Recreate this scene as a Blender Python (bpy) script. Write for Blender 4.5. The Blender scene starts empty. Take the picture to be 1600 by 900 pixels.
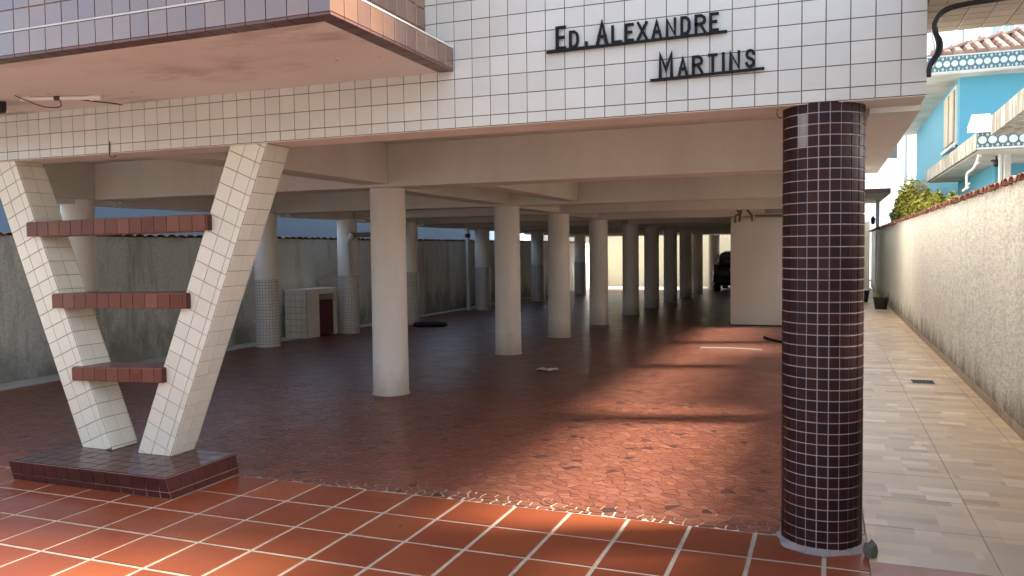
import bpy, bmesh, math, random
from mathutils import Vector, Matrix
V = Vector
R = math.radians
random.seed(7)
scene = bpy.context.scene
C = scene.collection

# ------------------------------------------------------------------ camera
CAM_H = 1.59
cd = bpy.data.cameras.new("camera")
cam = bpy.data.objects.new("camera", cd)
C.objects.link(cam)
cam.matrix_world = Matrix(((0.93204, -0.00633, 0.36231, 0.0),
                           (0.36218, 0.04808, -0.93087, 0.0),
                           (-0.01153, 0.99882, 0.04711, CAM_H),
                           (0, 0, 0, 1)))
cd.sensor_width = 36.0
cd.lens = 28.518
cd.clip_start = 0.05
cd.clip_end = 3000
scene.camera = cam

# ------------------------------------------------------------------ light
SUN_EL = R(42)
SUN_AZ = math.atan2(1.0, 0.32)            # from +Y towards +X
world = bpy.data.worlds.new("World")
scene.world = world
world.use_nodes = True
wn = world.node_tree
wn.nodes.clear()
sky = wn.nodes.new("ShaderNodeTexSky")
sky.sky_type = 'NISHITA'
sky.sun_disc = False
sky.sun_elevation = SUN_EL
sky.sun_rotation = SUN_AZ
sky.air_density = 1.0
sky.dust_density = 3.0
sky.ozone_density = 0.7
bg = wn.nodes.new("ShaderNodeBackground")
bg.inputs['Strength'].default_value = 0.13
wo = wn.nodes.new("ShaderNodeOutputWorld")
hz = wn.nodes.new("ShaderNodeHueSaturation")      # hazy, whitish sky
hz.inputs['Saturation'].default_value = 0.8
wn.links.new(sky.outputs[0], hz.inputs['Color'])
wn.links.new(hz.outputs[0], bg.inputs[0])
wn.links.new(bg.outputs[0], wo.inputs[0])
sd = bpy.data.lights.new("sun", 'SUN')
sd.energy = 3.4
sd.angle = R(9.5)
sd.color = (1.0, 0.93, 0.82)
sun = bpy.data.objects.new("sun", sd)
C.objects.link(sun)
to_sun = V((math.sin(SUN_AZ) * math.cos(SUN_EL), math.cos(SUN_AZ) * math.cos(SUN_EL), math.sin(SUN_EL)))
sun.rotation_euler = (-to_sun).to_track_quat('-Z', 'Y').to_euler()
sun.location = (12, 4, 14)
vs = scene.view_settings
vs.view_transform = 'Standard'
vs.look = 'None'
vs.gamma = 1.0
vs.exposure = 2.3
vs.use_curve_mapping = False


# ------------------------------------------------------------------ materials
class NT:
    def __init__(s, name, rough=0.6, spec=0.5):
        s.m = bpy.data.materials.new(name)
        s.m.use_nodes = True
        s.t = s.m.node_tree
        s.b = s.t.nodes["Principled BSDF"]
        s.b.inputs['Roughness'].default_value = rough
        s.b.inputs['Specular IOR Level'].default_value = spec

    def n(s, kind, **kw):
        nd = s.t.nodes.new("ShaderNode" + kind)
        for k, v in kw.items():
            setattr(nd, k, v)
        return nd

    def l(s, a, b):
        s.t.links.new(a, b)

    def math(s, op, a, b=None, c=None):
        nd = s.n("Math", operation=op)
        for i, x in enumerate((a, b, c)):
            if x is None:
                continue
            if isinstance(x, (int, float)):
                nd.inputs[i].default_value = x
            else:
                s.l(x, nd.inputs[i])
        return nd.outputs[0]

    def pos(s):
        return s.n("NewGeometry").outputs['Position']

    def xyz(s, vec=None):
        nd = s.n("SeparateXYZ")
        s.l(vec if vec is not None else s.pos(), nd.inputs[0])
        return nd.outputs

    def noise(s, scale, detail=4, rough=0.6, vec=None, out='Fac', stretch=None):
        nd = s.n("TexNoise")
        nd.inputs['Scale'].default_value = scale
        nd.inputs['Detail'].default_value = detail
        nd.inputs['Roughness'].default_value = rough
        v = vec if vec is not None else s.pos()
        if stretch:
            mp = s.n("Mapping")
            mp.inputs['Scale'].default_value = stretch
            s.l(v, mp.inputs[0])
            v = mp.outputs[0]
        s.l(v, nd.inputs['Vector'])
        return nd.outputs[out]

    def rnd(s):
        a = s.n("ObjectInfo").outputs['Random']
        g = s.n("NewGeometry").outputs['Random Per Island']
        return s.math('FRACT', s.math('ADD', a, g))

    def ramp(s, fac, stops, interp='LINEAR'):
        nd = s.n("ValToRGB")
        nd.color_ramp.interpolation = interp
        e = nd.color_ramp.elements
        while len(e) < len(stops):
            e.new(0.5)
        for i, (p, c) in enumerate(stops):
            e[i].position = p
            e[i].color = c if len(c) == 4 else (*c, 1)
        if isinstance(fac, (int, float)):
            nd.inputs[0].default_value = fac
        else:
            s.l(fac, nd.inputs[0])
        return nd.outputs[0]

    def mix(s, fac, a, b, mode='MIX'):
        nd = s.n("Mix", data_type='RGBA', blend_type=mode)
        for i, x in ((0, fac), (6, a), (7, b)):
            if isinstance(x, (int, float)):
                nd.inputs[i].default_value = x
            elif isinstance(x, (tuple, list)):
                nd.inputs[i].default_value = (*x, 1) if len(x) == 3 else x
            else:
                s.l(x, nd.inputs[i])
        return nd.outputs[2]

    def col(s, c):
        if isinstance(c, (tuple, list)):
            s.b.inputs['Base Color'].default_value = (*c, 1)
        else:
            s.l(c, s.b.inputs['Base Color'])

    def rough(s, r):
        s.l(r, s.b.inputs['Roughness'])

    def rng(s, fac, lo, hi):
        nd = s.n("MapRange")
        nd.inputs[3].default_value = lo
        nd.inputs[4].default_value = hi
        s.l(fac, nd.inputs[0])
        return nd.outputs[0]

    def bump(s, h, strength=0.3, dist=0.01):
        nd = s.n("Bump")
        nd.inputs['Strength'].default_value = strength
        nd.inputs['Distance'].default_value = dist
        s.l(h, nd.inputs['Height'])
        s.l(nd.outputs[0], s.b.inputs['Normal'])


MATS = {}


def glazed(name, cols, rough=0.16, dirt=0.15, spec=0.5, mottle=6.0, coat=0.0):
    """glazed tile: each piece its own tone, slight mottling and soiling"""
    m = NT(name, rough, spec)
    stops = [(i / max(1, len(cols) - 1), c) for i, c in enumerate(cols)]
    c = m.ramp(m.rnd(), stops)
    n1 = m.noise(mottle, 3)
    c = m.mix(m.rng(n1, 0.0, dirt), c, tuple(0.45 * x for x in cols[0]), 'MIX')
    m.col(c)
    n2 = m.noise(9, 4)
    m.rough(m.rng(n2, rough * 0.6, rough * 2.0))
    m.b.inputs['Coat Weight'].default_value = coat
    m.b.inputs['Coat Roughness'].default_value = 0.06
    m.b.inputs['Coat IOR'].default_value = 1.9
    m.bump(m.noise(7, 2), 0.06, 0.004)
    MATS[name] = m.m
    return m.m


def plaster(name, base, stain, amount=0.5, scale=1.4, rough=0.75, bumpy=0.12, stretch=(1, 1, 0.35)):
    m = NT(name, rough, 0.3)
    n1 = m.noise(scale, 6, 0.62, stretch=stretch)
    f = m.ramp(n1, [(0.42, (0, 0, 0)), (0.72, (1, 1, 1))])
    c = m.mix(m.math('MULTIPLY', f, amount), base, stain)
    n2 = m.noise(22, 5, 0.7)
    c = m.mix(m.rng(n2, 0.0, 0.16), c, tuple(x * 0.6 for x in base))
    m.col(c)
    m.bump(m.noise(45, 5, 0.7), bumpy, 0.006)
    MATS[name] = m.m
    return m.m


def plain(name, c, rough=0.6, spec=0.4, metal=0.0, vary=0.15, scale=12):
    m = NT(name, rough, spec)
    n1 = m.noise(scale, 4)
    m.col(m.mix(m.rng(n1, 0, vary * 2), c, tuple(x * 0.5 for x in c)))
    m.b.inputs['Metallic'].default_value = metal
    m.rough(m.rng(m.noise(scale * 2, 3), rough * 0.8, min(1, rough * 1.25)))
    MATS[name] = m.m
    return m.m


M_WHITE_TILE = glazed("white_glazed_tile", [(0.515, 0.51, 0.465), (0.56, 0.555, 0.51), (0.535, 0.53, 0.485), (0.585, 0.58, 0.535), (0.55, 0.545, 0.50)], 0.14, 0.16)
M_CREAM_TILE = glazed("cream_glazed_tile", [(0.60, 0.57, 0.47), (0.67, 0.64, 0.53), (0.63, 0.605, 0.51)], 0.16, 0.08)
M_RED_TILE = glazed("oxblood_glazed_tile", [(0.115, 0.030, 0.020), (0.16, 0.044, 0.026), (0.13, 0.042, 0.030), (0.20, 0.075, 0.046)], 0.18, 0.35, 0.22)
M_PLINTH_TILE = glazed("dark_red_glazed_tile", [(0.060, 0.018, 0.016), (0.080, 0.022, 0.018), (0.070, 0.024, 0.021)], 0.16, 0.3, 0.25)
M_BALC_TILE = glazed("balcony_glazed_tile", [(0.15, 0.075, 0.048), (0.12, 0.065, 0.05), (0.20, 0.11, 0.065), (0.16, 0.075, 0.045)], 0.14, 0.45, 0.6, 3.0, coat=0.35)
M_MOSAIC = glazed("dark_mosaic_tile", [(0.024, 0.009, 0.010), (0.036, 0.011, 0.010), (0.022, 0.010, 0.013), (0.048, 0.015, 0.011), (0.028, 0.011, 0.012)], 0.34, 0.4, 0.16, mottle=14)
M_MORTAR = plaster("bare_mortar", (0.27, 0.25, 0.21), (0.12, 0.11, 0.095), 0.6, 20)
M_GROUT_BROWN = plaster("brown_grout", (0.22, 0.135, 0.105), (0.12, 0.075, 0.065), 0.5, 5, 0.9)
M_GROUT_DARK = plaster("grey_brown_grout", (0.20, 0.15, 0.125), (0.1, 0.08, 0.07), 0.5, 5, 0.9)
M_GROUT_PINK = plaster("pinkish_grey_grout", (0.52, 0.41, 0.41), (0.22, 0.16, 0.16), 0.5, 5, 0.9)
M_GROUT_RED = plaster("reddish_pale_grout", (0.40, 0.26, 0.21), (0.22, 0.12, 0.09), 0.5, 5, 0.9)
M_GROUT_PALE = plaster("pale_ledge_mortar", (0.55, 0.53, 0.49), (0.3, 0.28, 0.25), 0.6, 6, 0.9)
M_GROUT_CREAM = plaster("cream_grout", (0.43, 0.36, 0.275), (0.25, 0.19, 0.13), 0.65, 7, 0.9)
M_PAINT = plaster("offwhite_ceiling_paint", (0.72, 0.70, 0.63), (0.46, 0.41, 0.35), 0.6, 0.9, 0.7)
def soffit_mat():
    m = NT("balcony_soffit_paint", 0.75, 0.25)
    base = (0.70, 0.67, 0.63)
    n1 = m.noise(0.9, 6, 0.6, stretch=(0.7, 1.3, 1))
    c = m.mix(m.math('MULTIPLY', m.ramp(n1, [(0.42, (0, 0, 0)), (0.70, (1, 1, 1))]), 0.35), base, (0.50, 0.44, 0.40))
    n2 = m.noise(2.4, 7, 0.7, stretch=(0.7, 2.0, 1))
    n3 = m.noise(0.7, 3)
    f = m.math('MULTIPLY', m.ramp(n2, [(0.47, (0, 0, 0)), (0.60, (1, 1, 1))]), m.ramp(n3, [(0.44, (0, 0, 0)), (0.56, (1, 1, 1))]))
    c = m.mix(m.math('MULTIPLY', f, 0.7), c, (0.30, 0.25, 0.215))
    sp = m.ramp(m.noise(6, 2), [(0.74, (0, 0, 0)), (0.77, (1, 1, 1))])
    c = m.mix(m.math('MULTIPLY', sp, 0.7), c, (0.16, 0.12, 0.10))
    m.col(c)
    m.bump(m.noise(5, 6, 0.7), 0.3, 0.012)
    return m.m


M_SOFFIT = soffit_mat()
def column_mat():
    m = NT("white_column_paint", 0.55, 0.3)
    base = (0.80, 0.77, 0.71)
    n1 = m.noise(1.8, 6, 0.65, stretch=(1, 1, 0.35))
    c = m.mix(m.math('MULTIPLY', m.ramp(n1, [(0.42, (0, 0, 0)), (0.72, (1, 1, 1))]), 0.45), base, (0.60, 0.54, 0.47))
    x, y, z = m.xyz()
    # scuffs and splash dirt near the floor, ragged upper edge
    hz_ = m.math('ADD', z, m.math('MULTIPLY', m.math('SUBTRACT', m.noise(5, 6, 0.75, stretch=(1, 1, 0.5)), 0.5), 0.55))
    f = m.ramp(m.math('DIVIDE', hz_, 0.4), [(0.0, (1, 1, 1)), (0.85, (0, 0, 0))])
    c = m.mix(m.math('MULTIPLY', f, 0.6), c, (0.30, 0.24, 0.20))
    sc = m.ramp(m.noise(9, 6, 0.8, stretch=(1, 1, 2.5)), [(0.64, (0, 0, 0)), (0.70, (1, 1, 1))])
    gate = m.ramp(m.noise(0.7, 2), [(0.50, (0, 0, 0)), (0.60, (1, 1, 1))])
    c = m.mix(m.math('MULTIPLY', m.math('MULTIPLY', sc, gate), 0.5), c, (0.34, 0.30, 0.27))
    m.col(c)
    m.bump(m.noise(30, 5, 0.7), 0.15, 0.006)
    return m.m


M_COLUMN = column_mat()
M_BEAM = plaster("offwhite_beam_paint", (0.74, 0.71, 0.62), (0.56, 0.50, 0.43), 0.55, 1.3, 0.7)
M_SIDE = plaster("white_side_paint", (0.76, 0.75, 0.71), (0.62, 0.6, 0.55), 0.3, 0.8, 0.7)
M_STORE = plaster("storeroom_paint", (0.76, 0.72, 0.63), (0.5, 0.44, 0.36), 0.4, 0.8, 0.7)
M_CREAM_WALL = plaster("cream_rear_paint", (0.72, 0.66, 0.50), (0.50, 0.42, 0.28), 0.5, 0.6, 0.8)
M_BLUE = plaster("sky_blue_paint", (0.085, 0.31, 0.44), (0.07, 0.24, 0.34), 0.4, 0.5, 0.7)
M_WHITE_BLD = plaster("white_building_paint", (0.82, 0.83, 0.82), (0.72, 0.74, 0.74), 0.3, 0.15, 0.7)
M_NEIGH = plaster("blue_grey_paint", (0.12, 0.17, 0.23), (0.08, 0.115, 0.15), 0.4, 0.3, 0.8)
M_PALEGREY = plaster("pale_grey_paint", (0.34, 0.38, 0.42), (0.4, 0.42, 0.43), 0.4, 0.3, 0.8)
M_LEDGE_SHADE = plaster("shaded_white_trim", (0.56, 0.58, 0.60), (0.48, 0.5, 0.52), 0.3, 0.3, 0.8)  # grey that paints shading onto the white building's ledges and pilaster
M_CONC_STRIP = plaster("pale_concrete", (0.44, 0.42, 0.37), (0.24, 0.22, 0.18), 0.6, 1.0, 0.85, 0.3, (1, 1, 1))
M_ASPHALT = plaster("pale_grey_ground", (0.20, 0.19, 0.175), (0.13, 0.125, 0.115), 0.5, 1, 0.9)
M_SALMON = plaster("salmon_cement", (0.42, 0.24, 0.18), (0.26, 0.16, 0.12), 0.6, 5, 0.8, 0.2, (1, 1, 1))
def weathered_mat():
    m = NT("weathered_concrete", 0.9, 0.2)
    n0 = m.noise(1.1, 6, 0.65)
    c = m.mix(m.ramp(n0, [(0.35, (0, 0, 0)), (0.65, (1, 1, 1))]), (0.27, 0.26, 0.22), (0.43, 0.43, 0.40))
    n1 = m.noise(2.6, 6, 0.75, stretch=(3, 3, 0.3))
    f = m.ramp(n1, [(0.44, (0, 0, 0)), (0.62, (1, 1, 1))])
    c = m.mix(m.math('MULTIPLY', f, 0.85), c, (0.085, 0.08, 0.06))
    n2 = m.noise(4.0, 5, 0.7, stretch=(2, 2, 0.4))
    c = m.mix(m.math('MULTIPLY', m.ramp(n2, [(0.60, (0, 0, 0)), (0.68, (1, 1, 1))]), 0.6), c, (0.26, 0.17, 0.10))
    m.col(c)
    m.bump(m.noise(30, 5, 0.7), 0.4, 0.01)
    return m.m


M_WEATHERED = weathered_mat()
M_HOUSE_SOFFIT = plaster("house_soffit_paint", (0.58, 0.58, 0.54), (0.30, 0.29, 0.25), 0.7, 1.2, 0.8)
M_TEAL = plain("dark_teal_tile", (0.07, 0.15, 0.18), 0.35)
M_TRIM_WHITE = plain("pale_trim_tile", (0.50, 0.55, 0.54), 0.35)
M_BLACK_IRON = plain("black_iron", (0.005, 0.006, 0.008), 0.5, 0.2)
M_BLACK_PLASTIC = plain("black_plastic", (0.014, 0.014, 0.016), 0.5, 0.4)
M_CABLE = plain("black_cable", (0.012, 0.013, 0.018), 0.45, 0.4)
M_PVC = plain("pale_pipe", (0.55, 0.55, 0.52), 0.4)
M_WHITE_PLASTIC = plain("white_plastic", (0.72, 0.72, 0.70), 0.4)
M_TAN = plain("tan_conduit", (0.20, 0.14, 0.09), 0.6)
M_CLAY = glazed("clay_coping", [(0.27, 0.115, 0.085), (0.34, 0.15, 0.11), (0.22, 0.10, 0.075), (0.32, 0.18, 0.14)], 0.7, 0.6, 0.2, 14)
M_CLAY_OLD = glazed("mossy_clay_coping", [(0.20, 0.13, 0.08), (0.30, 0.16, 0.10), (0.24, 0.15, 0.09), (0.36, 0.22, 0.17)], 0.75, 0.6, 0.2, 14)
M_ROOF = glazed("terracotta_roof_tile", [(0.32, 0.215, 0.165), (0.42, 0.30, 0.24), (0.26, 0.17, 0.13)], 0.75, 0.5, 0.2, 10)
M_SHUTTER = plain("tan_shutter", (0.45, 0.40, 0.30), 0.6)
M_SHEET = plain("white_sheet_metal", (0.80, 0.80, 0.78), 0.4)
M_GLASS = plain("dark_window_glass", (0.02, 0.03, 0.035), 0.08, 0.6)
M_BLUEGLASS = plain("blue_grey_glass", (0.20, 0.29, 0.37), 0.12, 0.6)
M_DARKBROWN = plain("dark_brown_wood", (0.07, 0.035, 0.03), 0.6)
M_BEIGE = plain("beige_lining", (0.48, 0.42, 0.34), 0.7)
M_MAROON = plain("maroon_door", (0.10, 0.02, 0.03), 0.6)
M_VOID = plain("dark_interior", (0.02, 0.02, 0.02), 0.9)
M_CAR = plain("black_car_paint", (0.008, 0.008, 0.010), 0.2, 0.5, 0.0, 0.05)
M_TYRE = plain("tyre_rubber", (0.012, 0.012, 0.012), 0.8)
M_RIM = plain("alloy_rim", (0.35, 0.35, 0.36), 0.35, 0.5, 0.8)
M_LAMP_RED = plain("red_tail_lamp", (0.16, 0.01, 0.01), 0.2)
M_PLATE = plain("grey_plate", (0.30, 0.30, 0.31), 0.4)
M_RUBBER = plain("black_rubber_mat", (0.010, 0.008, 0.010), 0.8)
M_PAPER = plain("pale_paper", (0.62, 0.58, 0.56), 0.8)
M_STEEL = plain("worn_steel", (0.38, 0.37, 0.36), 0.4, 0.5, 0.7)
M_SOIL = plain("potting_soil", (0.04, 0.03, 0.02), 0.95)
M_BARK = plain("bark", (0.13, 0.10, 0.07), 0.9)
M_STONE = plain("grey_mortar_lump", (0.13, 0.115, 0.09), 0.9, vary=0.4, scale=25)
M_SIGNBLUE = plain("faded_grey_blue_plate", (0.38, 0.37, 0.42), 0.6, vary=0.5, scale=14)


def leaf_mat(name, cols):
    m = NT(name, 0.55, 0.3)
    m.col(m.ramp(m.rnd(), [(i / (len(cols) - 1), c) for i, c in enumerate(cols)]))
    m.b.inputs['Subsurface Weight'].default_value = 0.0
    MATS[name] = m.m
    return m.m


M_LEAF = leaf_mat("olive_leaf", [(0.16, 0.16, 0.02), (0.36, 0.34, 0.045), (0.46, 0.42, 0.08), (0.26, 0.25, 0.03)])
M_PLUME = leaf_mat("pale_plume", [(0.36, 0.34, 0.22), (0.46, 0.44, 0.30), (0.28, 0.28, 0.14)])
M_BLADE = leaf_mat("grey_green_blade", [(0.12, 0.15, 0.11), (0.24, 0.27, 0.22), (0.08, 0.10, 0.06)])


def terracotta():
    m = NT("terracotta_tile", 0.3, 0.17)
    c = m.ramp(m.rnd(), [(0, (0.195, 0.046, 0.020)), (0.35, (0.255, 0.064, 0.024)), (0.7, (0.225, 0.052, 0.022)), (1, (0.31, 0.086, 0.030))])
    n = m.noise(2.2, 5, 0.6)
    c = m.mix(m.rng(n, 0, 0.55), c, (0.15, 0.040, 0.022))
    sp = m.noise(55, 3, 0.6)
    sf = m.ramp(sp, [(0.70, (0, 0, 0)), (0.76, (1, 1, 1))])
    gate = m.ramp(m.noise(3.1, 2), [(0.52, (0, 0, 0)), (0.62, (1, 1, 1))])
    c = m.mix(m.math('MULTIPLY', m.math('MULTIPLY', sf, gate), 0.55), c, (0.55, 0.40, 0.30))
    m.col(c)
    m.rough(m.rng(m.noise(5, 5), 0.18, 0.48))
    m.bump(m.noise(18, 4), 0.10, 0.004)
    return m.m


M_TERRA = terracotta()


def shard_mat():
    m = NT("red_shard", 0.34, 0.25)
    c = m.ramp(m.rnd(), [(0, (0.13, 0.046, 0.031)), (0.3, (0.205, 0.073, 0.040)), (0.6, (0.165, 0.062, 0.042)), (0.965, (0.245, 0.100, 0.060)), (0.98, (0.03, 0.025, 0.03)), (1, (0.02, 0.02, 0.025))])
    n = m.noise(1.6, 5, 0.65)
    c = m.mix(m.rng(n, 0, 0.5), c, (0.15, 0.050, 0.035))
    n3 = m.noise(30, 4, 0.7)
    sf = m.ramp(n3, [(0.60, (0, 0, 0)), (0.70, (1, 1, 1))])
    c = m.mix(m.math('MULTIPLY', sf, 0.22), c, (0.42, 0.28, 0.20))
    m.col(c)
    m.rough(m.rng(m.noise(4, 5), 0.2, 0.5))
    m.bump(m.noise(24, 4), 0.12, 0.004)
    return m.m


M_SHARD = shard_mat()


def shard_grout():
    m = NT("shard_grout", 0.6, 0.3)
    x, y, z = m.xyz()
    # paint has worn off the joints in a ragged band next to the forecourt
    edge = m.math('ADD', m.math('SUBTRACT', 4.86, y), m.math('MULTIPLY', m.math('SUBTRACT', m.noise(2.5, 3), 0.5), 0.5))
    f = m.ramp(m.math('ADD', m.math('MULTIPLY', edge, 3.5), 0.5), [(0.42, (0, 0, 0)), (0.6, (1, 1, 1))])
    lf = m.ramp(m.math('MULTIPLY', m.math('ADD', x, 5.2), 0.25), [(0.1, (0.25, 0.25, 0.25)), (0.75, (1, 1, 1))])
    c = m.mix(m.math('MULTIPLY', f, lf), (0.20, 0.088, 0.056), (0.50, 0.40, 0.29))
    p = m.ramp(m.noise(7, 4), [(0.56, (0, 0, 0)), (0.68, (1, 1, 1))])
    c = m.mix(m.math('MULTIPLY', p, 0.5), c, (0.32, 0.22, 0.15))
    m.col(c)
    m.bump(m.noise(60, 4), 0.3, 0.004)
    return m.m


M_SHARD_GROUT = shard_grout()


def far_floor():
    m = NT("painted_red_floor", 0.3, 0.2)
    vo = m.n("TexVoronoi", feature='F1')
    vo.inputs['Scale'].default_value = 15
    m.l(m.pos(), vo.inputs['Vector'])
    r = m.n("SeparateXYZ")
    m.l(vo.outputs['Color'], r.inputs[0])
    c = m.ramp(r.outputs[0], [(0, (0.11, 0.041, 0.029)), (0.5, (0.155, 0.058, 0.038)), (0.975, (0.20, 0.082, 0.052)), (0.98, (0.03, 0.025, 0.03))])
    n = m.noise(0.8, 5, 0.65)
    c = m.mix(m.rng(n, 0, 0.55), c, (0.13, 0.048, 0.035))
    m.col(c)
    ve = m.n("TexVoronoi", feature='DISTANCE_TO_EDGE')
    ve.inputs['Scale'].default_value = 15
    m.l(m.pos(), ve.inputs['Vector'])
    m.rough(m.rng(m.noise(3, 5), 0.2, 0.5))
    h = m.ramp(ve.outputs[0], [(0.0, (0, 0, 0)), (0.06, (1, 1, 1))])
    m.bump(h, 0.08, 0.003)
    return m.m


M_FARFLOOR = far_floor()


def walkway_mat():
    m = NT("printed_stone_tile", 0.32, 0.14)
    x, y, z = m.xyz()
    row = m.math('FLOOR', m.math('DIVIDE', y, 0.098))
    w1 = m.n("TexWhiteNoise", noise_dimensions='1D')
    m.l(row, w1.inputs['W'])
    # some rows are twice as wide: pair them up at random
    row2 = m.math('FLOOR', m.math('DIVIDE', y, 0.196))
    w2 = m.n("TexWhiteNoise", noise_dimensions='1D')
    m.l(m.math('ADD', row2, 91.3), w2.inputs['W'])
    colx = m.math('FLOOR', m.math('ADD', m.math('DIVIDE', x, 0.20), m.math('MULTIPLY', w1.outputs[0], 7.0)))
    colx2 = m.math('FLOOR', m.math('ADD', m.math('DIVIDE', x, 0.30), m.math('MULTIPLY', w2.outputs[0], 5.0)))
    cid = m.n("CombineXYZ")
    m.l(colx, cid.inputs[0]); m.l(row, cid.inputs[1])
    cid2 = m.n("CombineXYZ")
    m.l(colx2, cid2.inputs[0]); m.l(row2, cid2.inputs[1])
    wa = m.n("TexWhiteNoise", noise_dimensions='3D'); m.l(cid.outputs[0], wa.inputs['Vector'])
    wb = m.n("TexWhiteNoise", noise_dimensions='3D'); m.l(cid2.outputs[0], wb.inputs['Vector'])
    pick = m.math('GREATER_THAN', wb.outputs[0], 0.62)
    v = m.math('ADD', m.math('MULTIPLY', wa.outputs[0], m.math('SUBTRACT', 1.0, pick)), m.math('MULTIPLY', m.math('MULTIPLY', m.math('SUBTRACT', wb.outputs[0], 0.62), 2.63), pick))
    c = m.ramp(v, [(0, (0.30, 0.20, 0.13)), (0.25, (0.47, 0.335, 0.215)), (0.45, (0.38, 0.28, 0.195)), (0.65, (0.52, 0.385, 0.255)), (0.84, (0.50, 0.345, 0.19)), (0.93, (0.57, 0.455, 0.33)), (1, (0.66, 0.56, 0.44))])
    n = m.noise(9, 5, 0.65, stretch=(0.5, 5, 1))
    c = m.mix(m.rng(n, 0.0, 0.35), c, (0.40, 0.295, 0.195))
    n2 = m.noise(0.9, 4)
    c = m.mix(m.rng(n2, 0.0, 0.25), c, (0.36, 0.30, 0.24))
    m.col(c)
    m.rough(m.rng(m.noise(2.5, 5), 0.2, 0.5))
    m.bump(m.noise(40, 3), 0.05, 0.003)
    return m.m


M_WALKWAY = walkway_mat()


def roughcast(name, base, dark, mould, stain_h, pebble=True, streak=0.5):
    m = NT(name, 0.9, 0.2)
    x, y, z = m.xyz()
    n = m.noise(30 if pebble else 34, 6, 0.8, stretch=(1, 0.42, 1) if pebble else None)
    c = m.mix(m.ramp(n, [(0.42, (0, 0, 0)), (0.54, (1, 1, 1))]), dark, base)
    n5 = m.noise(48, 3, 0.6, stretch=(1, 0.42, 1) if pebble else None)
    c = m.mix(m.ramp(n5, [(0.60, (0, 0, 0)), (0.70, (0.7, 0.7, 0.7))]), c, tuple(q * 0.45 for q in base))
    big = m.noise(0.9, 5, 0.6)
    c = m.mix(m.rng(big, 0.0, 0.45), c, tuple(x_ * 0.72 for x_ in base))
    # damp and mould climb from the ground, ragged
    hgt = m.math('ADD', z, m.math('MULTIPLY', m.math('SUBTRACT', m.noise(2.6, 6, 0.7, stretch=(1, 1, 0.5)), 0.5), stain_h * 3.2))
    f = m.ramp(m.math('DIVIDE', hgt, stain_h), [(0.05, (1, 1, 1)), (1.0, (0, 0, 0))])
    c = m.mix(m.math('MULTIPLY', f, 0.8), c, mould)
    st = m.noise(2.3, 6, 0.7, stretch=(1.6, 1.6, 0.18))
    sf = m.ramp(st, [(0.52, (0, 0, 0)), (0.74, (1, 1, 1))])
    c = m.mix(m.math('MULTIPLY', sf, streak), c, mould)
    m.col(c)
    h = m.noise(38 if pebble else 70, 6, 0.8, stretch=(1, 0.42, 1) if pebble else None)
    m.bump(h, 1.0 if pebble else 0.5, 0.02 if pebble else 0.012)
    return m.m


M_RIGHT_WALL = roughcast("pale_roughcast", (0.73, 0.705, 0.64), (0.46, 0.425, 0.365), (0.16, 0.125, 0.075), 0.34, True, 0.22)
M_LEFT_WALL = roughcast("stained_grey_render", (0.76, 0.76, 0.70), (0.54, 0.545, 0.49), (0.19, 0.195, 0.165), 0.7, False, 0.8)


def sleeve_mat():
    m = NT("white_mosaic_sleeve", 0.25, 0.5)
    br = m.n("TexBrick")
    br.offset = 0.0
    br.inputs['Color1'].default_value = (0.62, 0.62, 0.60, 1)
    br.inputs['Color2'].default_value = (0.54, 0.55, 0.54, 1)
    br.inputs['Mortar'].default_value = (0.36, 0.32, 0.29, 1)
    br.inputs['Scale'].default_value = 1.0
    br.inputs['Mortar Size'].default_value = 0.005
    br.inputs['Brick Width'].default_value = 0.052
    br.inputs['Row Height'].default_value = 0.052
    m.l(m.n("UVMap").outputs[0], br.inputs['Vector'])
    m.col(br.outputs[0])
    return m.m


M_SLEEVE = sleeve_mat()


# ------------------------------------------------------------------ builders
def world_of(o):
    w = Matrix.Identity(4)
    while o is not None:
        w = o.matrix_basis @ w
        o = o.parent
    return w


def tag(o, label=None, cat=None, group=None, kind=None):
    if label: o['label'] = label
    if cat: o['category'] = cat
    if group: o['group'] = group
    if kind: o['kind'] = kind
    return o


def empty(name, loc, label=None, cat=None, group=None):
    o = bpy.data.objects.new(name, None)
    o.empty_display_size = 0.2
    C.objects.link(o)
    o.location = loc
    return tag(o, label, cat, group)


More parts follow.
